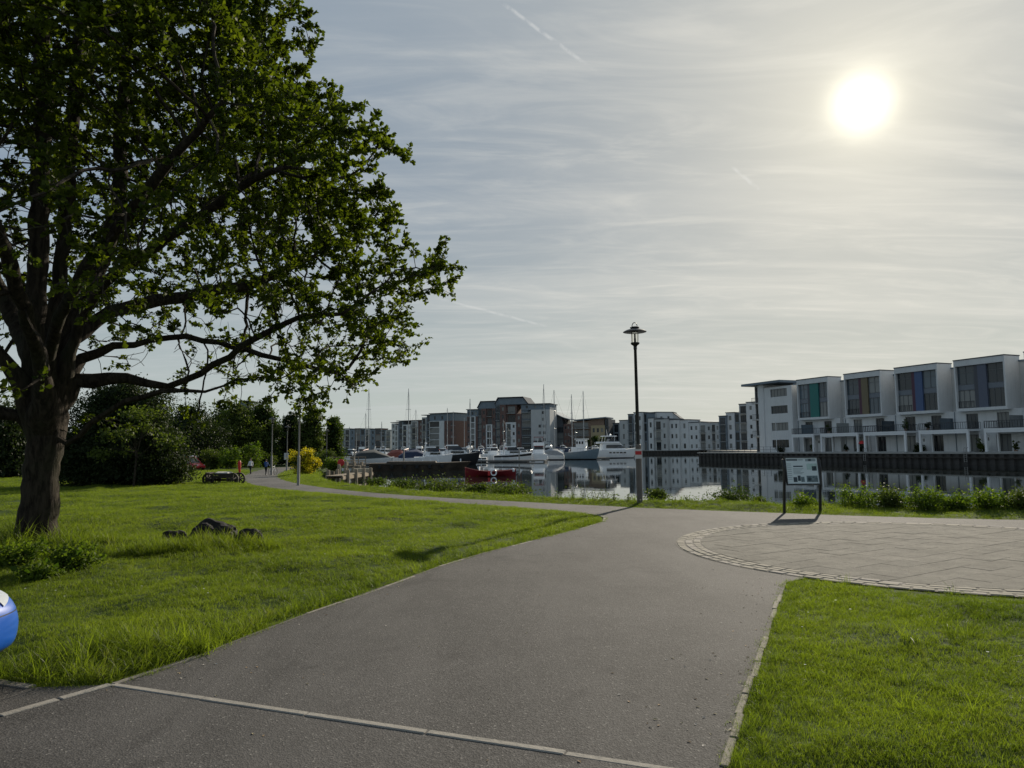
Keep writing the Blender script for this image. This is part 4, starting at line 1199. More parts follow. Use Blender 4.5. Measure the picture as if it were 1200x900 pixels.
LM2['post_sleeve'] = MB().lathe([(.11, -.2), (.11, .02), (.098, .05), (.098, 1.98), (.075, 2.04), (.06, 2.05)], 14).mesh('post_sleeve', MATS['pale_lamp_grey'], True)
def lamp(x, y, z, label, scale=1.0, group=None):
    o = thing('street_lamp', label, 'street lamp', (x, y, z), .3, group); o.scale = (scale, scale, scale)
    for k, me in (LM2 if group else LM).items(): place(k, me, o)
    return o
lx, ly = G(750, 592)
ml = lamp(lx, ly, 0, 'tall black street lamp with a wide disc canopy standing alone by the water', (at(741, 378, ly).z) / 6.22)
ml.rotation_euler = (0, R(-.35), 0)
pl = MB().box(-.13, .13, -.006, .006, -.16, .16).build('warning_plate', mat('white_plate', (.62, .6, .58), .5, .05, 4), ml, (-.02, -.115, 1.72), 0)
MB().box(-.105, .105, -.004, .004, -.045, .075).build('red_band', M_red, pl, (0, -.007, .02))
for px, by, ty, lab in ((349.5, 569, 464, 'nearest path lamp, beside the yellow gorse bush'), (318, 557, 488, 'path lamp just left of the gorse, behind the cyclist'), (336, 552, 498, 'path lamp rising behind the yellow gorse bush'), (382.5, 549, 503, 'most distant path lamp, in front of the last tree')):
    x_, y_ = G(px, by); z_ = gz(y_); lamp(x_, y_, z_, lab, (at(px, ty, y_).z - z_) / 6.2, 'lamps along the waterside path')
# small path sign between the lamps
x_, y_ = G(329, 553); o = thing('path_sign', 'small pale sign on a short post beside the far path', 'sign', (x_ + .6, y_, gz(y_)))
MB().tube([(0, 0, -.1), (0, 0, 2.0)], .04, 6).build('post', M_galv, o); MB().box(-.25, .25, -.03, -.005, 1.35, 2.1).build('plate', mat('pale_sign', (.5, .5, .5), .5, .1, 3), o)
x_, y_ = G(346, 549); o = thing('marker_post', 'short white marker post showing above the gorse blossom', 'post', (x_ + 1.2, y_, gz(y_)))
MB().lathe([(.16, -.1), (.16, 2.1), (.10, 2.2), (0, 2.22)], 10).build('post', M_trim, o, smooth=True)

# ------------------------------------------------------------------ information board
bx, by_ = G(942, 601.5); sc = by_ / FPX
o = thing('information_board', 'black framed information board on two curved legs by the water', 'information board', (bx, by_, 0), R(4))
Hh, Wd = 63 * sc * .99, 43 * sc
for s_ in (-1, 1):
    pr = [(.10, -.15), (.05, .35 * Hh), (.0, .62 * Hh), (-.005, .85 * Hh), (.06, Hh)]
    mb = MB(); pw = .042
    ring = []
    for yy, zz in pr: ring.append([(-.028, yy - pw, zz), (.028, yy - pw, zz), (.028, yy + pw, zz), (-.028, yy + pw, zz)])
    mb.loft(ring); mb.build('leg', M_black, o, (s_ * Wd / 2, 0, 0), bevel=.008)
tilt = Matrix.Translation((0, -.02, .785 * Hh)) @ Matrix.Rotation(R(-9), 4, 'X')
ph = 31 * sc / 2; pwid = Wd / 2 - .03
fr = MB()
for a in ((-pwid, pwid, -ph - .03, -ph + .012), (-pwid, pwid, ph - .012, ph + .03), (-pwid, -pwid + .03, -ph + .012, ph - .012), (pwid - .03, pwid, -ph + .012, ph - .012)):
    fr.box(a[0], a[1], -.03, .03, a[2], a[3], M=tilt)
fr.box(-pwid + .03, pwid - .03, .008, .024, -ph + .012, ph - .012, M=tilt)
fr.build('frame', M_black, o)
pan = MB().box(-pwid + .031, pwid - .031, -.006, .006, -ph + .0125, ph - .0125, M=tilt).build('panel', mat('pale_print_panel', (.60, .68, .68), .3, .06, 6), o)
pr = MB()
def pb(x0, x1, z0, z1, mi): pr.box(x0 * pwid * .93, x1 * pwid * .93, -.0085, -.0062, z0 * ph * .95, z1 * ph * .95, mi, M=tilt)
pb(-.95, -.25, .80, .92, 0); pb(-.2, .1, .82, .90, 1); pb(.25, .9, .74, .94, 1); pb(.45, .62, .76, .92, 0)
pb(-.55, .05, .30, .40, 0); pb(.30, .95, .08, .56, 2); pb(.62, .92, .0, .36, 0)
for k in range(9): pb(-.95, -.68, .52 - k * .15, .56 - k * .15, 1)
for k in range(5): pb(-.58, .08 - .1 * (k % 3), .14 - k * .10, .18 - k * .10, 1)
pb(-.62, -.38, -.88, -.50, 0); pb(-.34, -.16, -.80, -.38, 0); pb(-.14, .08, -.88, -.48, 3); pb(.22, .92, -.90, -.40, 3); pb(.3, .5, -.8, -.55, 0); pb(.56, .86, -.75, -.6, 1)
pr.build('print', [mat('dark_print', (.03, .05, .06), .4, .2, 9), mat('grey_print', (.26, .32, .33), .4, .2, 9), mat('green_print', (.40, .54, .50), .4, .15, 9), mat('photo_print', (.12, .17, .18), .4, .6, 22)], pan)

from mathutils.bvhtree import BVHTree
# ------------------------------------------------------------------ cars
def car(label, cat, loc, rz, paint, L=4.1, Wc=1.76, H=1.5, van=False):
    o = thing('parked_car', label, cat, loc, rz)
    w = Wc / 2; x1 = L / 2; x0 = -L / 2
    st = [(x0, .70 * w, .42, .80), (x0 + .10, .90 * w, .30, .93), (x0 + .35, .97 * w, .24, .98), (x0 + .9, w, .20, .97), (0, w, .19, .96), (x1 - 1.25, w, .19, .97), (x1 - .95, w, .20, .95), (x1 - .55, .985 * w, .21, .86), (x1 - .28, .93 * w, .24, .78), (x1 - .10, .80 * w, .28, .70), (x1, .60 * w, .36, .60)]
    rings = []
    for x, hw, zb, zt in st:
        zm = (zb + zt) / 2
        half = [(0, zb), (.82 * hw, zb), (.965 * hw, zb + .10 * (zt - zb) / .7), (hw, zm), (.975 * hw, zt - .12), (.90 * hw, zt - .025), (.62 * hw, zt + .02), (0, zt + .035)]
        rings.append([(x, y, z) for y, z in half] + [(x, -y, z) for y, z in half[-2:0:-1]])
    body = MB().loft(rings).build('body', paint, o, smooth=True)
    sb = body.modifiers.new('smooth', 'SUBSURF'); sb.levels = 2; sb.render_levels = 2
    top = []
    back = x0 + (.12 if van else .25)
    gs = [(back, .80 * w, .93, .95), (back + (.12 if van else .45), .80 * w, .93, H - .06), (x0 + 1.2, .82 * w, .93, H), (.2, .82 * w, .93, H - .01), (x1 - 1.85, .80 * w, .93, H - .09), (x1 - 1.02, .86 * w, .93, .96)]
    for x, hw, zb, zt in gs:
        hw2 = hw * (.88 if zt > 1.2 else .98)
        top.append([(x, -hw, zb), (x, hw, zb), (x, hw2, zt - .03), (x, hw2 * .7, zt), (x, -hw2 * .7, zt), (x, -hw2, zt - .03)])
    MB().loft(top).build('cabin_glass', M_boatglass, o, smooth=True)
    rf = MB(); rr = [[(x, -hw * .86, zt - .02), (x, hw * .86, zt - .02), (x, hw * .62, zt + .018), (x, -hw * .62, zt + .018)] for x, hw, zb, zt in gs[1:5]]
    rf.loft(rr).build('roof', paint, o, smooth=True)
    for s_ in (-1, 1):
        for (xa, za), (xb, zb) in (((x1 - 1.0, .94), (x1 - 1.86, H - .09)), ((.05, .95), (-.02, H - .02)), ((x0 + .35, .95), (back + .5, H - .06))):
            MB().tube([(xa, s_ * w * .865, za), (xb, s_ * w * .74, zb)], .045, 6).build('pillar', paint, o, smooth=True)
    for sx in (x1 - .80, x0 + .75):
        for s_ in (-1, 1):
            wl = MB().lathe([(.19, -.10), (.30, -.105), (.325, -.07), (.33, 0), (.325, .07), (.30, .105), (.19, .10)], 20)
            wl.v = [(a, -c, b) for a, b, c in wl.v]
            tyre = wl.build('wheel', M_rubber, o, (sx, s_ * (w - .10), .33), smooth=True)
            rm_ = MB().lathe([(.19, .0), (.19, .11), (.15, .09), (.05, .10), (0, .105)], 14); rm_.v = [(a, -s_ * -c, b) for a, b, c in rm_.v]
            rm_.build('rim', M_alu, tyre, smooth=True)
    dg = bpy.context.evaluated_depsgraph_get(); dg.update()
    ev = body.evaluated_get(dg); me_ = ev.to_mesh()
    bvh = BVHTree.FromPolygons([v.co.copy() for v in me_.vertices], [tuple(q.vertices) for q in me_.polygons]); ev.to_mesh_clear()
    def skin_pt(y, z, off=.006, spread=.30):
        d = Vector((-1, -spread * y / w, 0)).normalized(); q, nn, _i, _d = bvh.ray_cast(Vector((x1 + .6, y * (1 + .12), z)) , d)
        if q is None: return None
        if nn.x < 0: nn = -nn
        return q + nn * off
    def skin_patch(name, y0, y1, zl, zh, m_, off=.006, ny=8, nz=4):
        g = [[skin_pt(y0 + (y1 - y0) * a / ny, zl(a / ny) + (zh(a / ny) - zl(a / ny)) * b_ / nz, off) for b_ in range(nz + 1)] for a in range(ny + 1)]
        mb = MB()
        for a in range(ny):
            for b_ in range(nz):
                q = [g[a][b_], g[a + 1][b_], g[a + 1][b_ + 1], g[a][b_ + 1]]
                if all(q): mb.add(q, [(0, 1, 2, 3)])
        if mb.v: return mb.build(name, m_, o, smooth=True)
    for s_ in (-1, 1):
        skin_patch('headlight', s_ * w * .52, s_ * w * .84, lambda u: .655 + .05 * u, lambda u: .735 + .03 * u, mat('headlight_lens', (.60, .63, .66), .15, .05, 5, coat=.6), .010)
    skin_patch('bumper_seam', -w * .95, w * .95, lambda u: .595, lambda u: .603, M_black, .004, 24, 1)
    skin_patch('lower_grille', -w * .36, w * .36, lambda u: .33, lambda u: .44, M_black, .005, 12, 3)
    skin_patch('bottom_trim', -w * .92, w * .92, lambda u: .262, lambda u: .30, M_rubber, .006, 24, 1)
    for s_ in (-1, 1):
        tl = MB().box(x0 + .0, x0 + .12, s_ * w * .70 - .12, s_ * w * .70 + .12, .72, .90).build('tail_light', M_red, o, bevel=.02)
    return o
M_blue = mat('blue_car_paint', (.006, .090, .44), .4, .05, 2, coat=.35, metal=.0, spec=.3)
M_redcar = mat('red_car_paint', (.50, .025, .03), .35, .08, 2, coat=.6)
car('bright blue car parked at the left, only its front corner in view', 'car', (-3.93 - 2.05, 5.33, .0), R(2), M_blue, L=4.1, Wc=1.78)
x_, y_ = G(226, 552)
rc = car('red car with a pale windscreen parked between dark bushes', 'car', (x_ - 1.3, y_ + 2, gz(y_ + 2)), R(-28), M_redcar, L=4.3, Wc=1.8, H=1.75, van=True)
rk = MB()
for s_ in (-.5, .5): rk.tube([(-1.6, s_, 1.80), (-.2, s_, 1.82), (.7, s_, 1.72)], .05, 6)
for s_ in (-1.2, -.2, .4): rk.tube([(s_, -.62, 1.79), (s_, .62, 1.79)], .04, 5)
rk.build('roof_rack', M_trim, rc)

# ------------------------------------------------------------------ cart, flag, people, bicycle
x_, y_ = G(262, 568.5); zc = gz(y_); sc = y_ / FPX
cart = thing('wooden_cart', 'dark four wheeled wooden cart with a pale load standing on the grass', 'cart', (x_, y_, zc), R(-6)); Lc = 36 * sc
wr = 7.2 * sc
for sx in (-.40, .42):
    for s_ in (-.42, .42):
        wm = MB(); N_ = 18
        ro = [[(math.cos(6.283 * k / N_) * r_, yy, math.sin(6.283 * k / N_) * r_) for r_, yy in ((wr, -.05), (wr, .05), (wr * .76, .05), (wr * .76, -.05))] for k in range(N_ + 1)]
        wm.loft(ro, caps=False); wh = wm.build('wheel', M_dtimber, cart, (sx * Lc, s_, wr))
        sp = MB()
        for k in range(8):
            a = 6.283 * k / 8; sp.tube([(0, 0, 0), (math.cos(a) * wr * .8, 0, math.sin(a) * wr * .8)], .035, 5)
        hub = MB().lathe([(.10, -.10), (.10, .10)], 10); hub.v = [(a, c, b) for a, b, c in hub.v]; sp.v += []
        sp.build('spokes', M_dtimber, wh); hub.build('hub', M_dtimber, wh)
mb = MB()
for k in range(4): mb.box(-.30 * Lc, .44 * Lc, -.40 + k * .2 + .006, -.20 + k * .2 - .006, 8 * sc, 9.2 * sc)
mb.build('bed', M_dtimber, cart)
for s_ in (-1, 1):
    for k in range(2): MB().box(-.30 * Lc, .44 * Lc, s_ * .42 - .02, s_ * .42 + .02, (9.4 + 2.4 * k) * sc, (11.4 + 2.4 * k) * sc).build('side_plank', M_dtimber, cart)
MB().box(-.5 * Lc, -.455 * Lc, -.45, .45, 4 * sc, 15 * sc).build('end_board', M_dtimber, cart)
mb = MB(); mb.tube([(-.46 * Lc, 0, 6 * sc), (.46 * Lc, 0, 6 * sc)], .07, 6)
for sx in (-.40, .42): mb.tube([(sx * Lc, -.42, wr), (sx * Lc, .42, wr)], .05, 6)
mb.build('axle_frame', M_dtimber, cart)
mb = MB(); mb.xprism([(-.38, 0), (.38, 0), (.34, 1.6 * sc), (.0, 2.7 * sc), (-.34, 1.6 * sc)], -.22 * Lc, .22 * Lc)
mb.build('pale_load', mat('pale_canvas_load', (.55, .51, .44), .9, .2, 3), cart, (0, 0, 13 * sc), bevel=.04)
fx = x_ + .40 * Lc
fl = thing('furled_flag', 'red furled flag on a short pole at the end of the cart', 'flag', (fx, y_ + .62, zc))
MB().tube([(0, 0, -.1), (-.06, 0, 28.5 * sc)], .03, 6).build('pole', M_dtimber, fl)
MB().tube([(-.03, 0, 14 * sc), (-.04, 0, 16 * sc), (-.05, 0, 21 * sc), (-.06, 0, 26 * sc), (-.055, 0, 28 * sc)], [.05, .07, .09, .10, .05], 8).build('cloth', M_red, fl, smooth=True)

M_skin = mat('skin', (.42, .25, .18), .6, .1, 4); M_hair = mat('dark_hair', (.03, .022, .016), .7, .2, 6)
def person(label, loc, rz, H, top, legs, arm_pose, stride=.16, hairm=M_hair):
    """one continuous skinned body, about 7.5 heads tall, posed mid-step"""
    V = []; E = []; Rr = []
    def v(p_, r_, par_=None):
        V.append(Vector(p_)); Rr.append(r_)
        if par_ is not None: E.append((par_, len(V) - 1))
        return len(V) - 1
    pel = v((0, 0, .92), .135); wai = v((0, .0, 1.08), .125, pel); che = v((.01, 0, 1.28), .15, wai); shb = v((.0, 0, 1.42), .10, che)
    nek = v((.015, 0, 1.50), .055, shb); hd0 = v((.03, 0, 1.57), .075, nek); hd1 = v((.035, 0, 1.66), .098, hd0); hd2 = v((.025, 0, 1.735), .07, hd1)
    v((.115, 0, 1.635), .018, hd1)                                  # nose
    for s_ in (-1, 1):
        v((.02, s_ * .092, 1.645), .016, hd1)                       # ear
        st = stride * s_
        hip = v((0, s_ * .09, .86), .10, pel); kn = v((st * .75 + .03, s_ * .09, .48), .068, hip); an = v((st * 1.2 - .05, s_ * .09, .09), .045, kn)
        v((st * 1.2 + .03, s_ * .09, .045), .045, an); v((st * 1.2 + .13, s_ * .10, .035), .035, len(V) - 1)
        sh = v((0, s_ * .175, 1.40), .07, shb); el_, wr_ = arm_pose(s_)
        el = v(el_, .048, sh); wr0 = v(wr_, .033, el)
        dirv = (Vector(wr_) - Vector(el_)).normalized(); palm = v(Vector(wr_) + dirv * .06, .035, wr0)
        side = Vector((1, 0, 0)) - dirv * dirv.x; side.normalize(); inw = Vector((0, -s_, 0))
        for k, (off, ln) in enumerate(((-.028, .062), (-.009, .075), (.010, .08), (.028, .068))):
            a_ = v(Vector(wr_) + dirv * .10 + side * off, .0095, palm); b__ = v(Vector(wr_) + dirv * (.10 + ln * .5) + side * off * 1.1 + inw * .008, .009, a_); v(Vector(wr_) + dirv * (.10 + ln * .85) + side * off * 1.1 + inw * .03, .008, b__)
        a_ = v(Vector(wr_) + dirv * .05 + side * .045, .011, wr0); v(Vector(wr_) + dirv * .09 + side * .06 + inw * .012, .009, a_)
    me = bpy.data.meshes.new('body'); me.from_pydata([tuple(q) for q in V], E, [])
    bm = bmesh.new(); bm.from_mesh(me); ly_ = bm.verts.layers.skin.verify(); bm.verts.ensure_lookup_table()
    for i, vv in enumerate(bm.verts): vv[ly_].radius = (Rr[i], Rr[i])
    bm.verts[0][ly_].use_root = True
    bm.to_mesh(me); bm.free()
    tmp = bpy.data.objects.new('body', me); COL.objects.link(tmp)
    tmp.modifiers.new('skin', 'SKIN'); sb = tmp.modifiers.new('sub', 'SUBSURF'); sb.levels = 2
    dg = bpy.context.evaluated_depsgraph_get()
    fin_ = bpy.data.meshes.new_from_object(tmp.evaluated_get(dg)); bpy.data.objects.remove(tmp)
    fin_.name = 'body'; fin_.materials.clear()
    for m_ in (M_skin, top, legs, M_black, hairm): fin_.materials.append(m_)
    for f in fin_.polygons:
        c = f.center; r_ = math.hypot(c.x, c.y)
        f.material_index = 3 if c.z < .10 else (2 if c.z < .95 and abs(c.y) < .20 else (1 if c.z < 1.49 else 0))
        if abs(c.y) > .20 and c.z < 1.0: f.material_index = 0 if (c.z < arm_pose(1)[1][2] + .02) else 1
        f.use_smooth = True
    o = thing('person', label, 'person', loc, rz); k = H / 1.76; o.scale = (k, k, k)
    place('body', fin_, o)
    hb = MB(); hb.lathe([(.0, -.02), (.085, -.015), (.108, .035), (.098, .085), (.06, .12), (0, .13)], 12); hb.v = [(a - .012, b, c + 1.64) for a, b, c in hb.v]
    hb.build('hair', hairm, o, smooth=True)
    for s_ in (-1, 1): MB().box(.118, .126, s_ * .034 - .012, s_ * .034 + .012, 1.655, 1.668).build('eye', M_black, o)
    MB().box(.112, .122, -.024, .024, 1.597, 1.605).build('mouth', M_redpaint, o)
    return o
walk_arms = lambda s_: ((-.10 * s_ - .03, s_ * .23, 1.14), (-.12 * s_ + .07, s_ * .22, .93))
hold_arms = lambda s_: ((.08, s_ * .24, 1.17), (.30, s_ * .22, 1.08))
x_, y_ = G(293.5, 556); person('walker in a white top and black trousers on the far path', (x_, y_, gz(y_) + .005), R(255), 18.5 / FPX * y_, mat('white_shirt', (.66, .66, .68), .9, .06, 6), mat('black_trousers', (.014, .014, .017), .9, .2, 6), walk_arms)
x_, y_ = G(311.5, 557); pk = 18.5 / FPX * y_
person('person in a blue jacket and dark trousers pushing a bicycle', (x_, y_, gz(y_) + .005), R(80), pk, mat('blue_jacket', (.035, .09, .26), .8, .15, 6), mat('dark_trousers', (.016, .017, .022), .9, .2, 6), hold_arms)
bk_ = thing('bicycle', 'pale framed bicycle pushed along by the person in the blue jacket', 'bicycle', (x_ + .55, y_ + .25, gz(y_)), R(80))
for sx in (-.5, .52):
    wm = MB(); wm.loft([[(math.cos(6.283 * k / 20) * r_, yy, math.sin(6.283 * k / 20) * r_) for r_, yy in ((.345, 0), (.33, .02), (.315, 0), (.33, -.02))] for k in range(21)], caps=False)
    wh = wm.build('wheel', M_rubber, bk_, (sx, 0, .345))
    sp = MB()
    for k in range(10): sp.tube([(0, 0, 0), (math.cos(.6283 * k) * .32, 0, math.sin(.6283 * k) * .32)], .005, 3)
    sp.build('spokes', M_alu, wh)
mb = MB()
for a, b_ in (((-.5, 0, .345), (-.12, 0, .30)), ((-.12, 0, .30), (-.22, 0, .82)), ((-.5, 0, .345), (-.2, 0, .78)), ((-.2, 0, .76), (.36, 0, .80)), ((-.12, 0, .30), (.38, 0, .70)), ((.34, 0, .92), (.40, 0, .62)), ((.40, 0, .62), (.52, 0, .345))): mb.tube([a, b_], .02, 6)
mb.build('frame', M_trim, bk_); MB().tube([(.30, -.3, 1.0), (.36, -.15, .95), (.34, 0, .94), (.36, .15, .95), (.30, .3, 1.0)], .016, 6).build('handlebar', M_black, bk_)
MB().box(-.36, -.10, -.07, .07, .84, .89).build('saddle', M_black, bk_, bevel=.025)

# ------------------------------------------------------------------ landing stage
def jetty(label, P0, P1, width, z, np_=5, rail=False):
    a, b_ = Vector(P0), Vector(P1); L = (b_ - a).length; rz = math.atan2(b_.y - a.y, b_.x - a.x)
    o = thing('landing_stage', label, 'jetty', (a.x, a.y, z), rz)
    n = max(6, int(L / .32)); me = MB().box(-L / n / 2 + .012, L / n / 2 - .012, -width / 2, width / 2, -.06, 0).mesh('plank', M_timber)
    for k in range(n): place('plank', me, o, ((k + .5) * L / n, rnd.uniform(-.02, .02), rnd.uniform(-.006, .006)))
    for s_ in (-1, 1): MB().box(0, L, s_ * width / 2 - .09 - .03 * s_, s_ * width / 2 + .03 - .03 * s_, -.32, -.062).build('beam', M_timber, o)
    pm = MB().lathe([(.14, -2.6), (.14, .35), (.11, .42), (0, .43)], 9).mesh('pile', M_timber, True)
    for k in range(np_):
        for s_ in (-1, 1): place('pile', pm, o, ((k + .5) * L / np_, s_ * (width / 2 + .12), 0))
    if rail:
        mb = MB()
        for k in range(np_ + 1): mb.tube([(k * L / np_, width / 2 - .05, -.05), (k * L / np_, width / 2 - .05, 1.05)], .05, 5)
        for zz in (.55, 1.0): mb.tube([(0, width / 2 - .05, zz), (L, width / 2 - .05, zz)], .04, 5)
        mb.build('rail', M_timber, o)
    return o
jetty('lower timber landing stage reaching out below the red lifebuoy', GW(391, 557.5, -.1), GW(428, 553, -.1), 1.4, -.10, 4)
jetty('upper timber walkway with a rail behind the lifebuoy', GW(385, 545.5, .1), GW(428, 545, .1), 1.8, .10, 5, True)
jl = thing('pontoon_block', 'pale timber fender block at the end of the lower landing stage', 'fender', (*GW(424, 559, -.55), -.72), R(25))
for k in range(4): MB().box(-.9, .9, -.35, .35, .02 + k * .24, .24 + k * .24).build('balk', mat('pale_balk', (.40, .36, .27), .85, .25, 3), jl)
x_, y_ = GW(399.5, 553, -.5)
lb = thing('lifebuoy', 'round red lifebuoy housing on a post at the landing stage', 'lifebuoy', (x_, y_, -.5))
hb = MB().lathe([(0, -.07), (.33, -.07), (.40, -.03), (.40, .03), (.33, .07), (.15, .08), (0, .06)], 22); hb.v = [(a, -c, b + 1.05) for a, b, c in hb.v]
hb.build('housing', M_red, lb, smooth=True); MB().tube([(0, .10, -1.5), (0, .10, 1.3)], .06, 6).build('post', M_timber, lb)
for px, py, h_ in ((397, 560, 1.3), (405, 559, 1.6), (414, 549, 1.7), (421, 560, 1.2), (384, 551, 1.4), (391, 552, 1.5)):
    x_, y_ = GW(px, py); props(MB().lathe([(.15, -1.5), (.15, h_ - .08), (.11, h_), (0, h_ + .01)], 9).build('mooring_pile', M_timber, None, (x_, y_, WATER), smooth=True), 'weathered mooring pile standing in the water by the landing stage', 'mooring pile', 'mooring piles by the landing stage')
# ------------------------------------------------------------------ boats (bow towards local +x, waterline at z 0)
def hull_rings(L, B, fb, rise=.35, full=.5, stern=.85):
    rings = []
    for i in range(11):
        t_ = i / 10
        k = max(0, (t_ - full) / (1 - full)); b_ = B / 2 * (1 - k ** 2.3) * (stern + (1 - stern) * min(1, t_ / .25)); b_ = max(b_, .02)
        sh = fb * (1 + rise * t_ * t_); x = -L / 2 + L * t_
        xr = .10 * L * max(0, (t_ - .6) / .4)          # raked stem
        rings.append([(x, -b_, sh), (x - xr * .35, -b_ * .93, sh * .45), (x - xr * .8, -b_ * .82, .17), (x - xr, -b_ * .72, -.12), (x - xr, 0, -.35), (x - xr, b_ * .72, -.12), (x - xr * .8, b_ * .82, .17), (x - xr * .35, b_ * .93, sh * .45), (x, b_, sh), (x, 0, sh + .06)])
    return rings
def sheer_pts(L, B, fb, rise, full, stern, inset=.9):
    out_ = []
    for r_ in hull_rings(L, B, fb, rise, full, stern): out_.append((r_[8][0], r_[8][1] * inset, r_[8][2]))
    return out_
def block(mb_, x0, x1, w0, w1, z0, z1, rake0=.1, rake1=.6, taper=.86, mi=0):
    """a cabin: raked front and back, narrowing upwards"""
    mb_.loft([[(x0, -w0, z0), (x1, -w1, z0), (x1, w1, z0), (x0, w0, z0)],
              [(x0 + rake0 * .7, -w0 * (taper * .4 + .6), z0 + (z1 - z0) * .75), (x1 - rake1 * .75, -w1 * (taper * .4 + .6), z0 + (z1 - z0) * .75), (x1 - rake1 * .75, w1 * (taper * .4 + .6), z0 + (z1 - z0) * .75), (x0 + rake0 * .7, w0 * (taper * .4 + .6), z0 + (z1 - z0) * .75)],
              [(x0 + rake0, -w0 * taper, z1), (x1 - rake1, -w1 * taper, z1), (x1 - rake1, w1 * taper, z1), (x0 + rake0, w0 * taper, z1)]], mi)
BSC = .98; BSZ = 1.18
BOATS = 'boats moored in the marina'
def boat_base(label, cat, px, py, rz, L, B, fb, hullm, rise=.35, full=.5, stern=.85, stripe=None, name='motor_boat'):
    x_, y_ = GW(px, py)
    o = thing(name, label, cat, (x_, y_, WATER), rz, BOATS); o.scale = (BSC, BSC, BSZ)
    hb_ = MB().loft(hull_rings(L, B, fb, rise, full, stern)); nr = 10
    hb_.m = [1 if (f < nr * 10 and (f % nr) in (2, 3, 4, 5)) else 0 for f in range(len(hb_.f))]  # black waterline band, also painting the shade low on the hull
    hb_.build('hull', [hullm, M_blackhull], o, smooth=True)
    if stripe:
        mb = MB(); rs = hull_rings(L, B, fb, rise, full, stern)
        for s_ in (0, 1):
            a_, c_ = (0, 1) if s_ == 0 else (8, 7)
            seq = []
            for r_ in rs:
                p0, p1 = Vector(r_[a_]), Vector(r_[c_]); out1 = Vector((0, -.012 if s_ == 0 else .012, 0))
                seq.append((p0.lerp(p1, .15) + out1, p0.lerp(p1, .62) + out1))
            for u, w_ in zip(seq, seq[1:]): mb.add([u[0], u[1], w_[1], w_[0]], [(0, 1, 2, 3) if s_ else (3, 2, 1, 0)])
        mb.build('hull_band', stripe, o)
    return o
def rails(o, L, B, fb, rise, full, stern, h=.6, frm=4):
    pts_ = sheer_pts(L, B, fb, rise, full, stern)[frm:]; mb = MB()
    for s_ in (1, -1):
        q = [(a, b_ * s_, c + h) for a, b_, c in pts_]; mb.tube(q, .025, 4)
        for (a, b_, c) in pts_[:-1]: mb.tube([(a, b_ * s_, c), (a, b_ * s_, c + h)], .02, 4)
    mb.build('guard_rail', M_alu, o)
def cruiser(label, px, py, rz, L=9, B=3, fb=1.05, hullm=None, stripe=None, cover=None, fly=False, arch=True):
    hullm = hullm or M_boatw
    o = boat_base(label, 'motor boat', px, py, rz, L, B, fb, hullm, .40, .45, .9, stripe)
    dk = fb * 1.08; cb = MB()
    block(cb, -.22 * L, .28 * L, B * .40, B * .26, dk, dk + .55 + .03 * L, .1, .11 * L)
    cb.build('cabin', M_boatw, o, bevel=.05)
    wn = MB(); z0, z1 = dk + .40 + .018 * L, dk + .95 + .05 * L
    block(wn, -.16 * L, .17 * L, B * .36, B * .28, z0 + .18, z1, .12, .10 * L, .8); wn.build('windscreen', M_boatglass, o)
    tp = MB(); block(tp, -.20 * L, .06 * L, B * .33, B * .27, z1 - .05, z1 + .14, .1, .1, .92)
    tp.build('hardtop', cover or M_boatw, o, bevel=.03)
    side = MB()
    for s_ in (-1, 1): side.box(-.10 * L, .16 * L, s_ * B * .352 - .015, s_ * B * .352 + .015, dk + .28, dk + .28 + .18 + .012 * L, M=Matrix.Rotation(-s_ * R(4.5), 4, 'Z'))
    side.build('side_window', M_boatglass, o)
    if arch:
        mb = MB(); za = z1 + .55
        mb.tube([(-.26 * L, -B * .36, dk), (-.20 * L, -B * .30, za), (-.20 * L, B * .30, za), (-.26 * L, B * .36, dk)], .07, 6); mb.tube([(-.20 * L, .2, za), (-.20 * L, .2, za + .9)], .03, 4)
        mb.lathe([(0, 0), (.22, .02), (.22, .16), (0, .2)], 10, (-.20 * L, -.2, za)); mb.build('radar_arch', M_boatw, o, smooth=True)
    if fly:
        mb = MB(); block(mb, -.24 * L, .02 * L, B * .36, B * .30, z1 + .10, z1 + .75, .1, .5, .95); mb.build('flybridge', M_boatw, o, bevel=.04)
        mb = MB(); block(mb, -.05 * L, .0 * L, B * .29, B * .27, z1 + .76, z1 + 1.1, .05, .12, .85); mb.build('fly_screen', M_boatglass, o)
        mb = MB()
        for s_ in (-1, 1): mb.tube([(-.20 * L, s_ * B * .28, z1 + .7), (-.18 * L, s_ * B * .27, z1 + 1.75)], .035, 5)
        block(mb, -.26 * L, -.06 * L, B * .33, B * .30, z1 + 1.72, z1 + 1.82, .02, .05, .9); mb.build('bimini', cover or M_boatw, o)
    rails(o, L, B, fb, .40, .45, .9)
    fm = MB().lathe([(0, -.34), (.11, -.28), (.12, .2), (.06, .3), (0, .34)], 8).mesh('fender', M_boatw, True)
    for k in range(3):
        for s_ in (-1, 1): place('fender', fm, o, (-.3 * L + k * .2 * L, s_ * (B / 2 + .08), fb * .45))
    return o
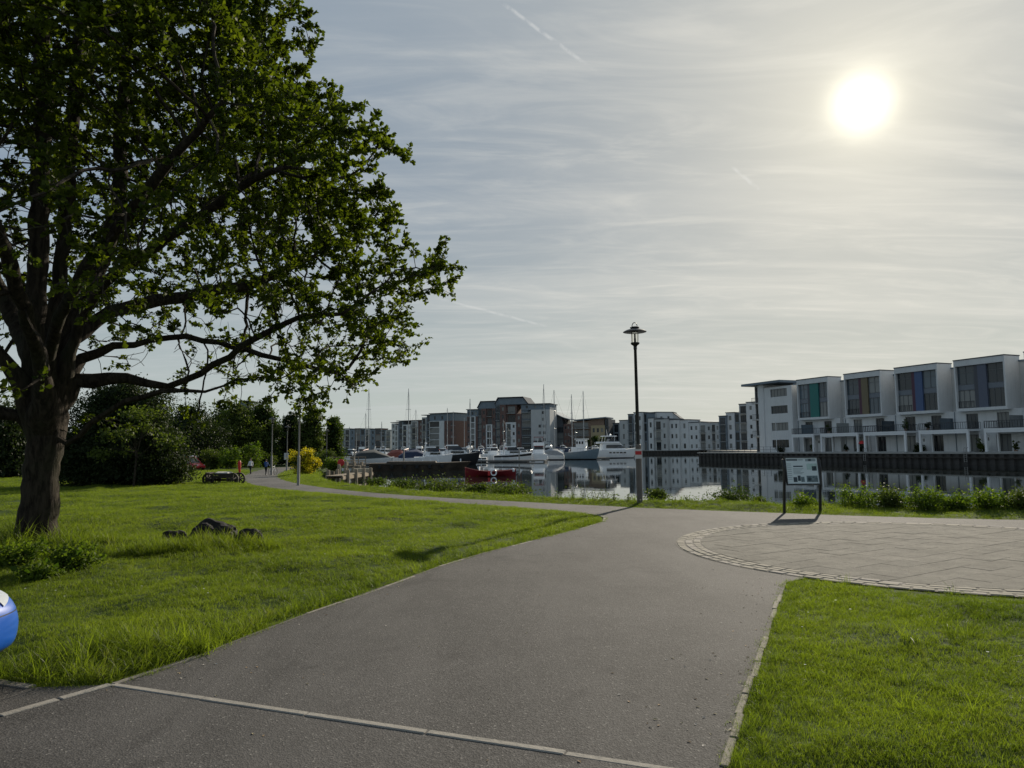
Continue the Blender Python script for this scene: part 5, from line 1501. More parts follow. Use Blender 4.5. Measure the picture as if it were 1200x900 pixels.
def trawler(label, px, py, rz, L, hullm):
    B = L * .34; fb = 1.5
    o = boat_base(label, 'motor boat', px, py, rz, L, B, fb, hullm, .55, .5, .92)
    mb = MB(); block(mb, -.30 * L, .10 * L, B * .38, B * .34, fb * 1.05, fb + 1.1, .05, .25, .96); mb.build('cabin', M_boatw, o, bevel=.04)
    mb = MB(); block(mb, -.16 * L, .12 * L, B * .34, B * .30, fb + 1.1, fb + 2.7, .1, .15, .94); mb.build('wheelhouse', M_boatw, o, bevel=.04)
    wn = MB().box(-.07, .07, -.20, .20, 0, .55).mesh('window', M_boatglass)
    for k in range(3):
        place('window', wn, o, (.112 * L - .09, (k - 1) * B * .20, fb + 1.75))
        for s_ in (-1, 1): place('window', wn, o, (-.12 * L + k * .08 * L, s_ * B * .315, fb + 1.75), R(90))
    mb = MB(); block(mb, -.19 * L, .15 * L, B * .37, B * .34, fb + 2.7, fb + 2.85, 0, 0, 1); mb.build('roof', M_boatw, o)
    mb = MB(); mb.tube([(-.20 * L, 0, fb + 1), (-.20 * L, 0, fb + 5.2)], [.07, .03], 5); mb.tube([(-.20 * L, 0, fb + 2.9), (-.42 * L, 0, fb + 3.6)], .04, 4); mb.tube([(-.2 * L, -.8, fb + 4.2), (-.2 * L, .8, fb + 4.2)], .03, 4); mb.build('mast', M_alu, o)
    rails(o, L, B, fb, .55, .5, .92)
    return o
def yacht(label, px, py, rz, L):
    B = L * .29; fb = 1.75
    o = boat_base(label, 'motor yacht', px, py, rz, L, B, fb, M_boatw, .35, .45, .92)
    port = MB().box(-.35, .35, -.03, .03, -.14, .14).mesh('porthole', M_boatglass)
    for k in range(5):
        for s_ in (-1, 1): place('porthole', port, o, (-.18 * L + k * .085 * L, s_ * (B * .485), fb * .74), 0)
    mb = MB(); block(mb, -.36 * L, .24 * L, B * .40, B * .26, fb * 1.05, fb + 1.65, .2, 1.9, .9); mb.build('saloon', M_boatw, o, bevel=.06)
    mb = MB(); block(mb, -.27 * L, .195 * L, B * .412, B * .285, fb + .62, fb + 1.38, .1, 1.25, .95); mb.build('saloon_window', M_boatglass, o)
    mb = MB(); block(mb, -.44 * L, .08 * L, B * .43, B * .36, fb + 1.65, fb + 2.1, .0, .5, 1.0); mb.build('flybridge_deck', M_boatw, o, bevel=.05)
    mb = MB(); block(mb, -.20 * L, .05 * L, B * .34, B * .30, fb + 2.1, fb + 2.75, .3, 1.1, .85); mb.build('fly_screen', M_boatglass, o)
    mb = MB()
    for s_ in (-1, 1):
        for x_ in (-.28, -.05): mb.tube([(x_ * L - .3, s_ * B * .34, fb + 2.0), (x_ * L, s_ * B * .31, fb + 3.35)], .07, 5)
    block(mb, -.33 * L, .01 * L, B * .36, B * .32, fb + 3.3, fb + 3.5, .1, .35, .92); mb.build('hardtop', M_boatw, o, bevel=.03)
    mb = MB(); mb.tube([(-.2 * L, 0, fb + 3.5), (-.22 * L, 0, fb + 5.0)], .05, 5); mb.lathe([(0, 0), (.3, .05), (.34, .3), (0, .55)], 10, (-.12 * L, .4, fb + 3.5)); mb.build('radar_mast', M_boatw, o)
    rails(o, L, B, fb, .35, .45, .92, .75, 5)
    return o
def sailboat(label, px, py, rz, L, mast_top_py, mast_dx=0, hullm=None, cover=None, spread=True):
    B = L * .30; fb = .95
    x_, y_ = GW(px, py)
    o = boat_base(label, 'sailing boat', px, py, rz, L, B, fb, hullm or M_boatw, .25, .35, .62, name='sailing_boat')
    mh = (at(px, mast_top_py, y_).z - WATER) / BSZ
    mb = MB(); block(mb, -.15 * L, .22 * L, B * .28, B * .14, fb * 1.02, fb + .55, .1, .7, .85); mb.build('coach_roof', M_boatw, o, bevel=.04)
    mb = MB()
    for s_ in (-1, 1): mb.box(-.08 * L, .10 * L, s_ * B * .245 - .02, s_ * B * .245 + .02, fb + .18, fb + .38)
    mb.build('side_window', M_boatglass, o)
    ma = MB().tube([(.10 * L, 0, fb + .4), (.10 * L, 0, mh * .55), (.10 * L, 0, mh)], [.12, .11, .085], 7).build('mast', M_alu, o)
    if spread:
        mb = MB()
        for zz in (.45, .70): mb.tube([(.10 * L - .1, -B * .30, mh * zz), (.10 * L, 0, mh * zz + .05), (.10 * L - .1, B * .30, mh * zz)], .035, 4)
        mb.build('spreader', M_alu, ma)
    mb = MB()
    for e in ((L * .49, 0, fb * 1.2), (-L * .49, 0, fb), (.08 * L, B * .46, fb), (.08 * L, -B * .46, fb)): mb.tube([(.10 * L, 0, mh - .1), e], .018, 3)
    mb.build('rigging', M_dark, o)
    MB().tube([(.09 * L, 0, fb + 1.35), (-.30 * L, 0, fb + 1.25)], .06, 6).build('boom', M_alu, o)
    MB().tube([(.08 * L, 0, fb + 1.65), (-.1 * L, 0, fb + 1.50), (-.29 * L, 0, fb + 1.36)], [.20, .17, .09], 8).build('sail_cover', cover or M_canvas, o, smooth=True)
    mb = MB(); block(mb, -.26 * L, -.12 * L, B * .30, B * .27, fb + .1, fb + 1.25, .1, .5, .85); mb.build('spray_hood', cover or M_canvas, o, bevel=.04)
    rails(o, L, B, fb, .25, .35, .62, .55, 3)
    return o
def covered_boat(label, px, py, rz, L, cm, hullm=None):
    B = L * .36; o = boat_base(label, 'motor boat', px, py, rz, L, B, .9, hullm or M_boatw, .3, .5, .9)
    mb = MB(); mb.loft([[(x_, -w_, .85), (x_, -w_ * .8, .85 + h_ * .7), (x_, 0, .85 + h_), (x_, w_ * .8, .85 + h_ * .7), (x_, w_, .85)] for x_, w_, h_ in ((-.48 * L, B * .40, .5), (-.25 * L, B * .46, 1.35), (.05 * L, B * .44, 1.55), (.30 * L, B * .28, .8), (.46 * L, B * .08, .25))])
    mb.build('canvas_cover', cm, o, smooth=True)
    return o
# front row, right to left
yacht('largest white motor yacht with a black saloon window, right of the tall masts', 722, 536.8, R(12), 12.5)
cruiser('small white boat squeezed between the trawler style boat and the largest yacht', 699, 536.5, R(70), 7.5, 2.7, 1.0)
trawler('boat with a blue grey hull and a tall white wheelhouse', 683, 538.5, R(-28), 9.0, M_bluegrey)
sailboat('pale sailing boat with the right hand tall mast, beside the blue grey hull', 681, 537, R(20), 10, 458)
sailboat('grey hulled sailing boat whose mast rises left of the curved roof', 655, 538.5, R(165), 10.5, 457, hullm=mat('pale_grey_hull', (.42, .44, .43), .35, .08, 2))
sailboat('sailing boat moored behind, mast in front of the curved roof building', 668, 536.3, R(30), 9, 462, cover=M_canvas2)
covered_boat('small open boat under a grey cover beside the grey sailing boat', 646, 539, R(172), 6.5, M_canvas2)
cruiser('white flybridge boat seen from astern below the white end of the brick block', 630, 540, R(96), 9.5, 3.6, 1.25, fly=True, cover=M_redpaint)
cruiser('white sports boat with a dark hull band pointing right', 601, 541, R(8), 8.6, 2.9, 1.2, stripe=M_blackhull)
cruiser('white cabin boat with black windows left of the sports boat', 575, 540.5, R(118), 7.6, 3.0, 1.15)
sailboat('sailing boat with a bare mast in front of the brick apartment block', 637, 537, R(70), 10, 450)
cruiser('low white boat with a dark stripe at the outer pontoon end', 556, 541.5, R(175), 5.5, 2.1, .8, stripe=M_blackhull, arch=False)
cruiser('black hulled motor boat lying behind the end of the old barge', 534, 544.5, R(4), 9, 2.9, 1.35, hullm=M_blackhull, arch=False)
cruiser('white cabin cruiser with a pale blue windscreen just above the old barge', 508, 545.3, R(10), 6.8, 2.6, 1.2)
covered_boat('boat under a long dark blue cover, left of the cabin cruiser', 487, 543, R(5), 7.2, M_canvas)
covered_boat('boat under a brick red cover', 467, 542.5, R(0), 6.0, mat('brick_red_canvas', (.22, .07, .055), .9, .2, 4))
covered_boat('boat under a pointed dark grey cover nearest the landing stage', 436, 544.5, R(8), 8.4, mat('charcoal_canvas', (.06, .065, .066), .9, .2, 4))
cruiser('white boat with a navy canopy moored by the trees', 405, 544, R(15), 7.4, 2.7, 1.0, cover=M_canvas)
cruiser('white boat half hidden between the red and the charcoal cover', 453, 539, R(60), 8, 2.8, 1.1)
# rows behind, further out
ROW_LABELS = ['white motor boat in the back rows, leftmost, by the last tree', 'white flybridge boat in the back rows, second from the trees', 'white motor boat in the back rows above the pointed charcoal cover', 'white motor boat in the back rows above the brick red cover', 'white motor boat in the back rows left of the white cabin cruiser', 'white flybridge boat in the back rows below the white glazed bay', 'white motor boat in the back rows below the brick end wall', 'small white boat in the back rows just left of the gap between the blocks', 'white motor boat in the back rows in the gap between the blocks', 'white flybridge boat in the back rows at the corner of the tall brick block', 'white motor boat in the back rows behind the white cabin boat', 'white motor boat in the back rows behind the left half of the sports boat', 'white motor boat in the back rows behind the right half of the sports boat', 'white flybridge boat in the back rows behind the boat seen from astern', 'white motor boat in the back rows left of the blue grey hull', 'white motor boat in the back rows just right of the blue grey hull', 'white motor boat in the back rows behind the largest yacht']
rows = [(412, 538.5), (424, 537.5), (446, 537.2), (461, 536.6), (476, 537), (493, 536.8), (519, 537.4), (527, 536.6), (543, 537.5), (552, 536.4), (565, 536.6), (588, 536.3), (612, 536.2), (640, 535.6), (662, 535.4), (690, 535.2), (708, 534.9)]
for k, (px, py) in enumerate(rows):
    cruiser(ROW_LABELS[k], px, py, R([80, 100, 20, 160, 65][k % 5]), 7.5 + (k % 3), 2.9, 1.15, fly=(k % 4 == 1), cover=[None, M_canvas, None, M_canvas2][k % 4] if k % 2 else None, arch=(k % 3 != 0))
masts = [(430, 538, 455, 'tall mast sailing boat at the left by the trees'), (477, 538, 455, 'sailing boat with the tallest mast above the middle grey terrace'), (484, 537.5, 480, 'sailing boat with a shorter mast right of the tallest one'), (521, 537, 478, 'sailing boat whose mast tops the roof of the brick and glass block'), (530, 537, 482, 'sailing boat with a thin mast at the right corner of the brick and glass block'),
         (550, 538, 467, 'sailing boat with a mast at the left corner of the tall brick block'), (541, 536.5, 490, 'sailing boat with a low mast in the gap between two blocks'), (425, 537, 484, 'sailing boat with a short mast close to the trees'), (447, 537, 494, 'sailing boat with a mast just over the long grey terrace'), (409, 537.5, 500, 'sailing boat with a low mast at the edge of the trees'), (570, 537, 500, 'sailing boat with a mast before the brick and white bays'), (594, 537, 492, 'sailing boat with a mast before the tall pitched roof'), (672, 536, 480, 'sailing boat with a short mast before the brown building'), (416, 537, 507, 'small sailing boat nearest the last tree')]
for px, py, top, lab in masts:
    sailboat(lab, px, py, R(rnd.choice([10, 170, 75, 100])), rnd.uniform(8.5, 11), top, cover=rnd.choice([M_canvas, M_canvas2, M_redpaint]))
# old barge and red rowing boat
x_, y_ = GW(495, 551)
bg_ = thing('barge', 'long low dark rusty barge with an earthy brown side', 'barge', (x_, y_, WATER), R(3))
Lb = 118 / FPX * y_
M_barge = mat('rusty_barge_hull', (.060, .045, .032), .85, .5, .8, bump=.4, streak=.4)
MB().loft([[(-Lb / 2 + Lb * t_ + (.0 if t_ < .8 else (t_ - .8) * -1.2) - max(0, t_ - .55) * (.98 - z_) * 2.2, s_ * 2.1 * (1 if t_ < .72 else 1 - ((t_ - .72) / .28) ** 2 * .95), z_ * (1 + .25 * max(0, t_ - .6))) for s_, z_ in ((-1, .98), (-.96, .35), (-.85, -.4), (.85, -.4), (.96, .35), (1, .98))] for t_ in [i / 14 for i in range(15)]]).build('hull', M_barge, bg_, smooth=True)
mb = MB(); 
for s_ in (-1, 1): mb.box(-.46 * Lb, .26 * Lb, s_ * 2.14 - .05, s_ * 2.14 + .05, .74, .88)
mb.build('rubbing_strake', M_dtimber, bg_)
mb = MB(); block(mb, -.34 * Lb, .14 * Lb, 1.6, 1.5, .98, 1.18, .1, .1, .9); mb.build('hatch_cover', M_barge, bg_)
for k in range(6): MB().lathe([(.12, 0), (.20, .02), (.20, .40), (.12, .42)], 10).build('tyre_fender', M_rubber, bg_, (-.40 * Lb + k * .12 * Lb, -2.28, .30))
x_, y_ = GW(575, 558)
rb = thing('rowing_boat', 'long dark red rowing boat with a life ring on its side', 'rowing boat', (x_, y_, WATER), R(14)); Lr = 58 / FPX * y_ / math.cos(R(14))
rings = []
for i in range(13):
    t_ = i / 12; w_ = .85 * math.sin(math.pi * min(.97, max(.04, t_))) ** .6 * (1 if t_ > .15 else .8 + t_); zt = .45 + .34 * (2 * t_ - 1) ** 2 * (1.15 if t_ < .5 else .5)
    x__ = -Lr / 2 + Lr * t_
    rings.append([(x__, -w_, zt), (x__, -w_ * .82, .22), (x__, -w_ * .3, -.2), (x__, w_ * .3, -.2), (x__, w_ * .82, .22), (x__, w_, zt), (x__, w_ * .9, zt - .02), (x__, w_ * .5, .12), (x__, -w_ * .5, .12), (x__, -w_ * .9, zt - .02)])
MB().loft(rings).build('hull', M_redpaint, rb, smooth=True)
mb = MB()
for s_ in (0, 5): mb.tube([Vector(r_[s_]) + Vector((0, 0, .03)) for r_ in rings], .035, 5)
mb.build('gunwale', mat('pale_red_gunwale', (.30, .06, .05), .5, .2, 3), rb)
for k in (-.22, 0, .22): MB().box(k * Lr - .12, k * Lr + .12, -.6, .6, .38, .42).build('thwart', M_timber, rb)
lr = MB(); lr.loft([[((.26 + .07 * math.cos(b_)) * math.cos(a), .07 * math.sin(b_), (.26 + .07 * math.cos(b_)) * math.sin(a)) for b_ in [6.283 * q / 6 for q in range(6)]] for a in [6.283 * q / 16 for q in range(17)]], caps=False)
lo = lr.build('life_ring', M_boatw, rb, (.02 * Lr, -.93, .36), smooth=True)
MB().box(-.12, .12, -.02, .02, -.2, .2).build('red_patch', M_red, rb, (-.07 * Lr, -.90, .30))
MB().lathe([(0, -.2), (.16, -.1), (.18, .1), (0, .22)], 10).build('bow_fender', M_boatw, rb, (.44 * Lr, -.25, .55), smooth=True)
# pontoons
M_pont = mat('grey_pontoon_deck', (.24, .23, .21), .85, .2, 1)
for lab, p0, p1 in (('grey floating pontoon in front of the white motor boats', (545, 541.6), (640, 541.4)), ('grey floating pontoon beside the largest yacht', (686, 537.8), (712, 537.9)), ('grey floating pontoon behind the old barge', (410, 545.6), (520, 546.4)), ('grey floating pontoon among the back rows', (400, 539.6), (535, 538.6))):
    a, b_ = Vector(GW(*p0)), Vector(GW(*p1)); L = (b_ - a).length
    o = thing('pontoon', lab, 'pontoon', (a.x, a.y, WATER), math.atan2(b_.y - a.y, b_.x - a.x))
    MB().box(0, L, -.9, .9, .15, .45).build('deck', M_pont, o); 
    for k in range(int(L / 6) + 1): MB().box(k * 6, min(L, k * 6 + 2.4), -.8, .8, -.2, .148).build('float', M_dark, o)
    for k in range(int(L / 12) + 1): MB().tube([(k * 12, 1.05, -.6), (k * 12, 1.05, 2.8)], .14, 7).build('pile', M_galv, o)

# ------------------------------------------------------------------ buildings
def cuts(v): 
    v = sorted(set(round(x, 4) for x in v)); return v
def wall_open(mb_, x0, x1, z0, z1, ops, y=0.0, dep=.2, mi=0):
    """front wall at y facing -y with openings (xa,xb,za,zb) and their reveals"""
    xs_ = cuts([x0, x1] + [o_[0] for o_ in ops] + [o_[1] for o_ in ops]); zs_ = cuts([z0, z1] + [o_[2] for o_ in ops] + [o_[3] for o_ in ops])
    for xa, xb in zip(xs_, xs_[1:]):
        for za, zb in zip(zs_, zs_[1:]):
            mx, mz = (xa + xb) / 2, (za + zb) / 2
            if any(o_[0] < mx < o_[1] and o_[2] < mz < o_[3] for o_ in ops): continue
            mb_.add([(xa, y, za), (xb, y, za), (xb, y, zb), (xa, y, zb)], [(0, 1, 2, 3)], mi)
    for xa, xb, za, zb in ops:
        yy = y + dep
        mb_.add([(xa, y, za), (xb, y, za), (xb, yy, za), (xa, yy, za), (xa, y, zb), (xb, y, zb), (xb, yy, zb), (xa, yy, zb)], [(0, 3, 2, 1), (4, 5, 6, 7), (0, 4, 7, 3), (1, 2, 6, 5)], mi)
def shell(x0, x1, y0, y1, z0, z1, ops, dep=.2):
    mb_ = MB(); wall_open(mb_, x0, x1, z0, z1, ops, y0, dep)
    mb_.add([(x0, y0, z0), (x1, y0, z0), (x1, y1, z0), (x0, y1, z0), (x0, y0, z1), (x1, y0, z1), (x1, y1, z1), (x0, y1, z1)], [(4, 5, 6, 7), (1, 2, 6, 5), (2, 3, 7, 6), (3, 0, 4, 7)])
    return mb_
WIN = {}
def window(parent, x, y, z, w_, h_, mull=1, trans=0, frame=None, glass=None, fw=.07):
    """window centred at x, sill z, set in its opening: frame with a pane as its sub-part"""
    frame = frame or M_frame; glass = glass or M_glass
    key = (round(w_, 2), round(h_, 2), mull, trans, frame.name, glass.name, fw)
    if key not in WIN:
        f = MB(); a = w_ / 2
        f.box(-a, a, 0, .09, 0, fw); f.box(-a, a, 0, .09, h_ - fw, h_); f.box(-a, -a + fw, .001, .089, fw, h_ - fw); f.box(a - fw, a, .001, .089, fw, h_ - fw)
        for k in range(1, mull + 1):
            xx = -a + w_ * k / (mull + 1); f.box(xx - fw / 2, xx + fw / 2, .002, .088, fw, h_ - fw)
        if trans: f.box(-a + fw, a - fw, .004, .086, h_ * .66 - fw / 2, h_ * .66 + fw / 2)
        WIN[key] = (f.mesh('window', frame), MB().box(-a + .01, a - .01, .05, .07, .01, h_ - .01).mesh('pane', glass))
    fm, pm = WIN[key]
    o = place('window', fm, parent, (x, y, z)); place('pane', pm, o)
    return o
def railing(w_, h_=1.05, glass=False, step=.35):
    key = ('rail', round(w_, 2), glass)
    if key not in WIN:
        mb_ = MB(); mb_.box(-w_ / 2, w_ / 2, -.03, .03, h_ - .06, h_); mb_.box(-w_ / 2, w_ / 2, -.02, .02, .08, .12)
        n = max(2, int(w_ / step))
        for k in range(n + 1): xx = -w_ / 2 + .02 + (w_ - .04) * k / n; mb_.box(xx - .02, xx + .02, -.019, .019, .121, h_ - .061)
        WIN[key] = mb_.mesh('railing', M_dark)
    return WIN[key]
def balcony(parent, x, y, z, w_, dep=1.2, slabm=None):
    key = ('balc', round(w_, 2), round(dep, 2), (slabm or M_conc2).name)
    if key not in WIN: WIN[key] = MB().box(-w_ / 2, w_ / 2, -dep, -.01, -.18, 0).mesh('balcony', slabm or M_conc2)
    b_ = place('balcony', WIN[key], parent, (x, y, z)); place('railing', railing(w_), b_, (0, -dep + .06, 0))
    return b_
M_conc2 = mat('pale_slab', (.42, .42, .40), .8, .1, 1)
def bay(root, x0, x1, y0, dep, h, wallm, style, floors, z0=0.0, fh=None, name='wall', frame=None, topband=None):
    """one vertical strip of a block: wall with openings, its windows and balconies"""
    fh = fh or h / floors; ops = []; W_ = x1 - x0; items = []
    for f in range(floors):
        zb = z0 + f * fh
        if style == 'plain': continue
        if style == 'win1': items.append((x0 + W_ / 2, zb + .85, min(1.2, W_ * .5), fh * .48, 0, 'w'))
        elif style == 'win2':
            for u in (.28, .72): items.append((x0 + W_ * u, zb + .9, min(1.1, W_ * .26), fh * .42, 0, 'w'))
        elif style == 'win3':
            for u in (.2, .5, .8): items.append((x0 + W_ * u, zb + .8, min(1.2, W_ * .2), fh * .48, 0, 'w'))
        elif style == 'strip': items.append((x0 + W_ / 2, zb + .12, W_ * .62, fh * .86, 1, 'w'))
        elif style == 'glass': items.append((x0 + W_ / 2, zb + .10, W_ * .9, fh * .90, max(1, int(W_ / 1.2)), 'w'))
        elif style == 'balc': items.append((x0 + W_ / 2, zb + .06, W_ * .72, fh * .80, max(1, int(W_ / 1.4)), 'b'))
        elif style == 'mix':
            items.append((x0 + W_ * .30, zb + .06, W_ * .38, fh * .78, 1, 'b')); items.append((x0 + W_ * .78, zb + .9, min(1.1, W_ * .2), fh * .42, 0, 'w'))
    for (xc, zb, w_, h_, mu, ty) in items: ops.append((xc - w_ / 2, xc + w_ / 2, zb, zb + h_))
    shell(x0, x1, y0, y0 + dep, z0, z0 + h, ops, .22).build(name, wallm, root)
    for (xc, zb, w_, h_, mu, ty) in items:
        window(root, xc, y0 + .13, zb, w_, h_, mu, 0, frame)
        if ty == 'b' and zb > z0 + 1: balcony(root, xc, y0, zb - .04, w_ * 1.18, 1.25)
def building(name, label, PL, PR_, zbase=QUAY, cat='apartment block'):
    """PL, PR: ground points of the facade's left and right ends"""
    a, b_ = Vector(PL), Vector(PR_)
    o = thing(name, label, cat, (a.x, a.y, zbase), math.atan2(b_.y - a.y, b_.x - a.x))
    return o, (b_ - a).length
def flat_roof(root, x0, x1, y0, dep, z, over=.35, th=.35, m=None):
    return MB().box(x0 - over, x1 + over, y0 - over, y0 + dep + over, z + .004, z + th).build('roof', m or M_slate, root)
def mono_roof(root, x0, x1, y0, dep, z0, z1, over=.4, m=None):
    return MB().yprism([(x0 - over, z0), (x1 + over, z1), (x1 + over, z1 + .3), (x0 - over, z0 + .3)], y0 - over, y0 + dep + over).build('roof', m or M_slate, root)

# row of box fronted town houses on the right quay ------------------------------------------
PANELS = {'teal': (.02, .17, .15), 'ochre': (.18, .145, .085), 'blue': (.07, .115, .23), 'violet': (.105, .12, .165), 'plum': (.09, .035, .06), 'grey': (.08, .085, .10)}
def panelm(n): return mat(n + '_panel', PANELS[n], .5, .06, 2)
RZ = math.atan2(ROW_DIR.y, ROW_DIR.x)
M_gspan = mat('blue_grey_spandrel', (.16, .18, .21), .35, .1, 2)
def town_house(label, t0, main, second, low=False, left_gap=1.35, right_gap=1.35, wide=False, patio=True):
    x_, y_ = RP(t0)
    o = thing('town_house', label, 'house', (x_, y_, QUAY), RZ)
    xl, xr = -left_gap, 7.4 + right_gap
    # lower two storeys
    lops = [(.7, 2.5, 3.32, 5.55), (5.2, 6.9, 3.32, 5.55), (.5, 2.6, .12, 2.55), (3.2, 4.1, .08, 2.4), (4.9, 7.0, .12, 2.55)]
    shell(xl, xr, 1.0, 9.5, 0, 6.0, lops, .3).build('lower_wall', M_white, o)
    for xa, xb, za, zb in lops:
        if xb - xa < 1.0:
            d_ = MB().box(xa + .02, xb - .02, 1.16, 1.24, za, zb - .02).build('front_door', M_trim, o)
            MB().box(xa + .30, xb - .30, 1.13, 1.158, zb - .75, zb - .3).build('pane', M_glass, d_)
        else: window(o, (xa + xb) / 2, 1.15, za, xb - xa, zb - za, 2, 0, M_frame)
    # recessed upper wall between the boxes
    MB().box(xl, xr, 3.0, 9.5, 6.002, 12.5).build('upper_wall', M_white2, o)
    MB().box(xl + .01, xr - .01, 2.9, 9.6, 12.502, 12.75).build('parapet', M_zinc, o)
    # projecting box
    bx_ = MB(); z0, z1 = 5.9, 13.3; T = .22
    bx_.box(0, 7.4, 0, 3.2, z0, z0 + .42); bx_.box(0, 7.4, 0, 3.2, z1 - .85, z1)
    bx_.box(0, T, 0, 3.2, z0 + .421, z1 - .851); bx_.box(7.4 - T, 7.4, 0, 3.2, z0 + .421, z1 - .851)
    bx_.box(T, 7.4 - T, 1.6, 3.19, z0 + .421, z1 - .851)
    bx_.build('upper_box', M_white, o)
    MB().box(-.06, 7.46, -.06, 3.26, z1 + .003, z1 + .14).build('roof_edge', M_slate, o)
    gy_ = .42; zA, zB = z0 + .42, z1 - .85; mid = zA + 2.65; sp = mid + .75
    pw0, pw1 = (2.75, 4.65) if not wide else (2.3, 4.9)
    MB().box(pw0, pw0 + .62, gy_ - .1, 1.59, zA, zB).build('dark_panel', panelm(second), o)
    MB().box(pw0 + .622, pw1, gy_ - .22, 1.59, zA, zB).build('coloured_panel', panelm(main), o)
    for xa, xb, fl in ((T, pw0, 0), (pw1, 7.4 - T, 1)):
        wd = xb - xa; xc = (xa + xb) / 2
        window(o, xc, gy_, zA + .02, wd - .02, 2.6, 2, 0, M_frame, M_glass2)
        MB().box(xa + .01, xb - .01, gy_ + .01, gy_ + .14, mid, sp).build('spandrel', M_gspan, o)
        window(o, xc, gy_, sp + .02, wd - .02, zB - sp - .04, 1, 1, M_frame, M_glass2)
    for xx in (xl + .35,):
        MB().tube([(xx, .93, .05), (xx, .93, 5.9)], .06, 6).build('drainpipe', M_zinc, o)
    if rnd.random() < .7:
        rl = place('balustrade', railing(2.3, 1.0), o, (T + 1.2, gy_ - .12, zA + .02))
    return o
def portal_balcony(label, t0, L, parent_t):
    """a balcony deck on a white portal frame, shared across two houses"""
    x_, y_ = RP(t0)
    o = thing('balcony_frame', label, 'balcony', (x_, y_, QUAY), RZ)
    MB().box(0, L, -1.9, .99, 3.02, 3.28).build('deck', M_trim, o)
    for xx in (.0, L - .3):
        MB().box(xx, xx + .3, -1.89, -1.6, 0, 3.018).build('post', M_trim, o); MB().box(xx + .02, xx + .28, .65, .93, 0, 3.018).build('post', M_trim, o)
    MB().box(.3, L - .3, -1.88, -1.62, 2.72, 3.016).build('beam', M_trim, o)
    MB().box(0, L, -2.0, .9, .02, .14).build('patio_step', M_conc2, o)
    r_ = place('railing', railing(L - .1), o, (L / 2, -1.84, 3.28))
    for xx in (.06, L - .06):
        q = place('railing', railing(2.6), o, (xx, -.45, 3.28), R(90))
    sc_ = MB().box(L * .45, L * .45 + .05, -1.8, .95, 3.3, 5.0).build('privacy_screen', M_glass2, o)
    return o
T1 = [-21.0, -10.05, 0.0, 10.05, 20.1, 30.15]
town_house('town house with a teal panel between its upper windows', T1[0], 'teal', 'grey', wide=True)
town_house('town house with an ochre panel between its upper windows', T1[1], 'ochre', 'plum')
town_house('town house with a bright blue panel between its upper windows', T1[2], 'blue', 'plum')
town_house('town house with a dull violet blue panel, tallest at the right edge', T1[3], 'violet', 'grey')
town_house('town house mostly cut off by the right edge of the picture', T1[4], 'ochre', 'plum')
town_house('town house beyond the right edge of the picture', T1[5], 'teal', 'grey')
portal_balcony('white framed balcony under the teal panelled house', T1[0] + .2, 5.2, 0)
portal_balcony('white framed balcony between the teal and ochre houses', T1[0] + 7.0, 8.0, 0)
portal_balcony('white framed balcony between the ochre and blue houses', T1[1] + 5.2, 7.8, 0)
portal_balcony('white framed balcony between the blue and violet houses', T1[2] + 5.2, 7.8, 0)
portal_balcony('white framed balcony at the right edge of the picture', T1[3] + 5.2, 7.8, 0)
for k, (t_, v_, lab, m_, h_) in enumerate(((T1[1] + 13.6, -.3, 'rounded bare potted shrub left of the bright blue house', M_fol_mid, 1.4), (T1[2] + 3.7, .1, 'dark clipped shrub against the wall under the bright blue panel', M_fol_dark, 1.3), (T1[3] + 3.6, .2, 'brownish round shrub under the violet panel', M_fol_olive, 1.7), (T1[0] - 4.2, .6, 'low dark shrub before the corner block', M_fol_dark, 1.1), (T1[1] + 3.2, .2, 'green shrub beside the red parasol', M_fol_dark, 1.3))):
    x_, y_ = RP(t_, v_); shrub(lab, x_, y_, QUAY, .9, .8, h_, m_, 22, 40, .14, cat='shrub')
x_, y_ = RP(T1[1] + 4.2, 1.2)
o = thing('parasol', 'round red parasol below the ochre panelled house', 'parasol', (x_, y_, QUAY)); MB().tube([(0, 0, 0), (0, 0, 1.9)], .03, 6).build('pole', M_dark, o)
MB().lathe([(.02, 1.95), (.35, 1.82), (.62, 1.42), (.60, 1.40), (.02, 1.7)], 14).build('canopy', M_red, o, smooth=True)
for t_, v_, z_, hh, m_, lab in ((T1[0] + 8.0, .9, 3.285, 1.1, M_fol_mid, 'potted shrub on the balcony between the teal and ochre houses'), (T1[1] + 12.3, .9, 3.285, 1.2, M_fol_olive, 'potted shrub at the right end of the balcony before the blue panelled house'), (T1[2] + 6.0, .9, 3.285, .9, M_fol_dark, 'dark potted shrub at the left end of the balcony before the violet house'), (T1[0] + 3.6, .4, .0, 1.3, M_fol_mid, 'potted shrub on the ground below the teal panel'), (T1[3] + 8.4, .4, .0, 1.2, M_fol_olive, 'potted shrub under the balcony at the right edge'), (T1[1] + .2, .4, .0, .9, M_fol_dark, 'small dark potted shrub by the door of the ochre house')):
    x_, y_ = RP(t_, v_); po = shrub(lab, x_, y_, QUAY + z_ + .32, .42, .42, hh, m_, 14, 34, .13, name='potted_plant', cat='potted plant')
    MB().lathe([(.16, -.32), (.24, .0), (.22, .02), (.0, .0)], 10).build('pot', M_brown, po, smooth=True)
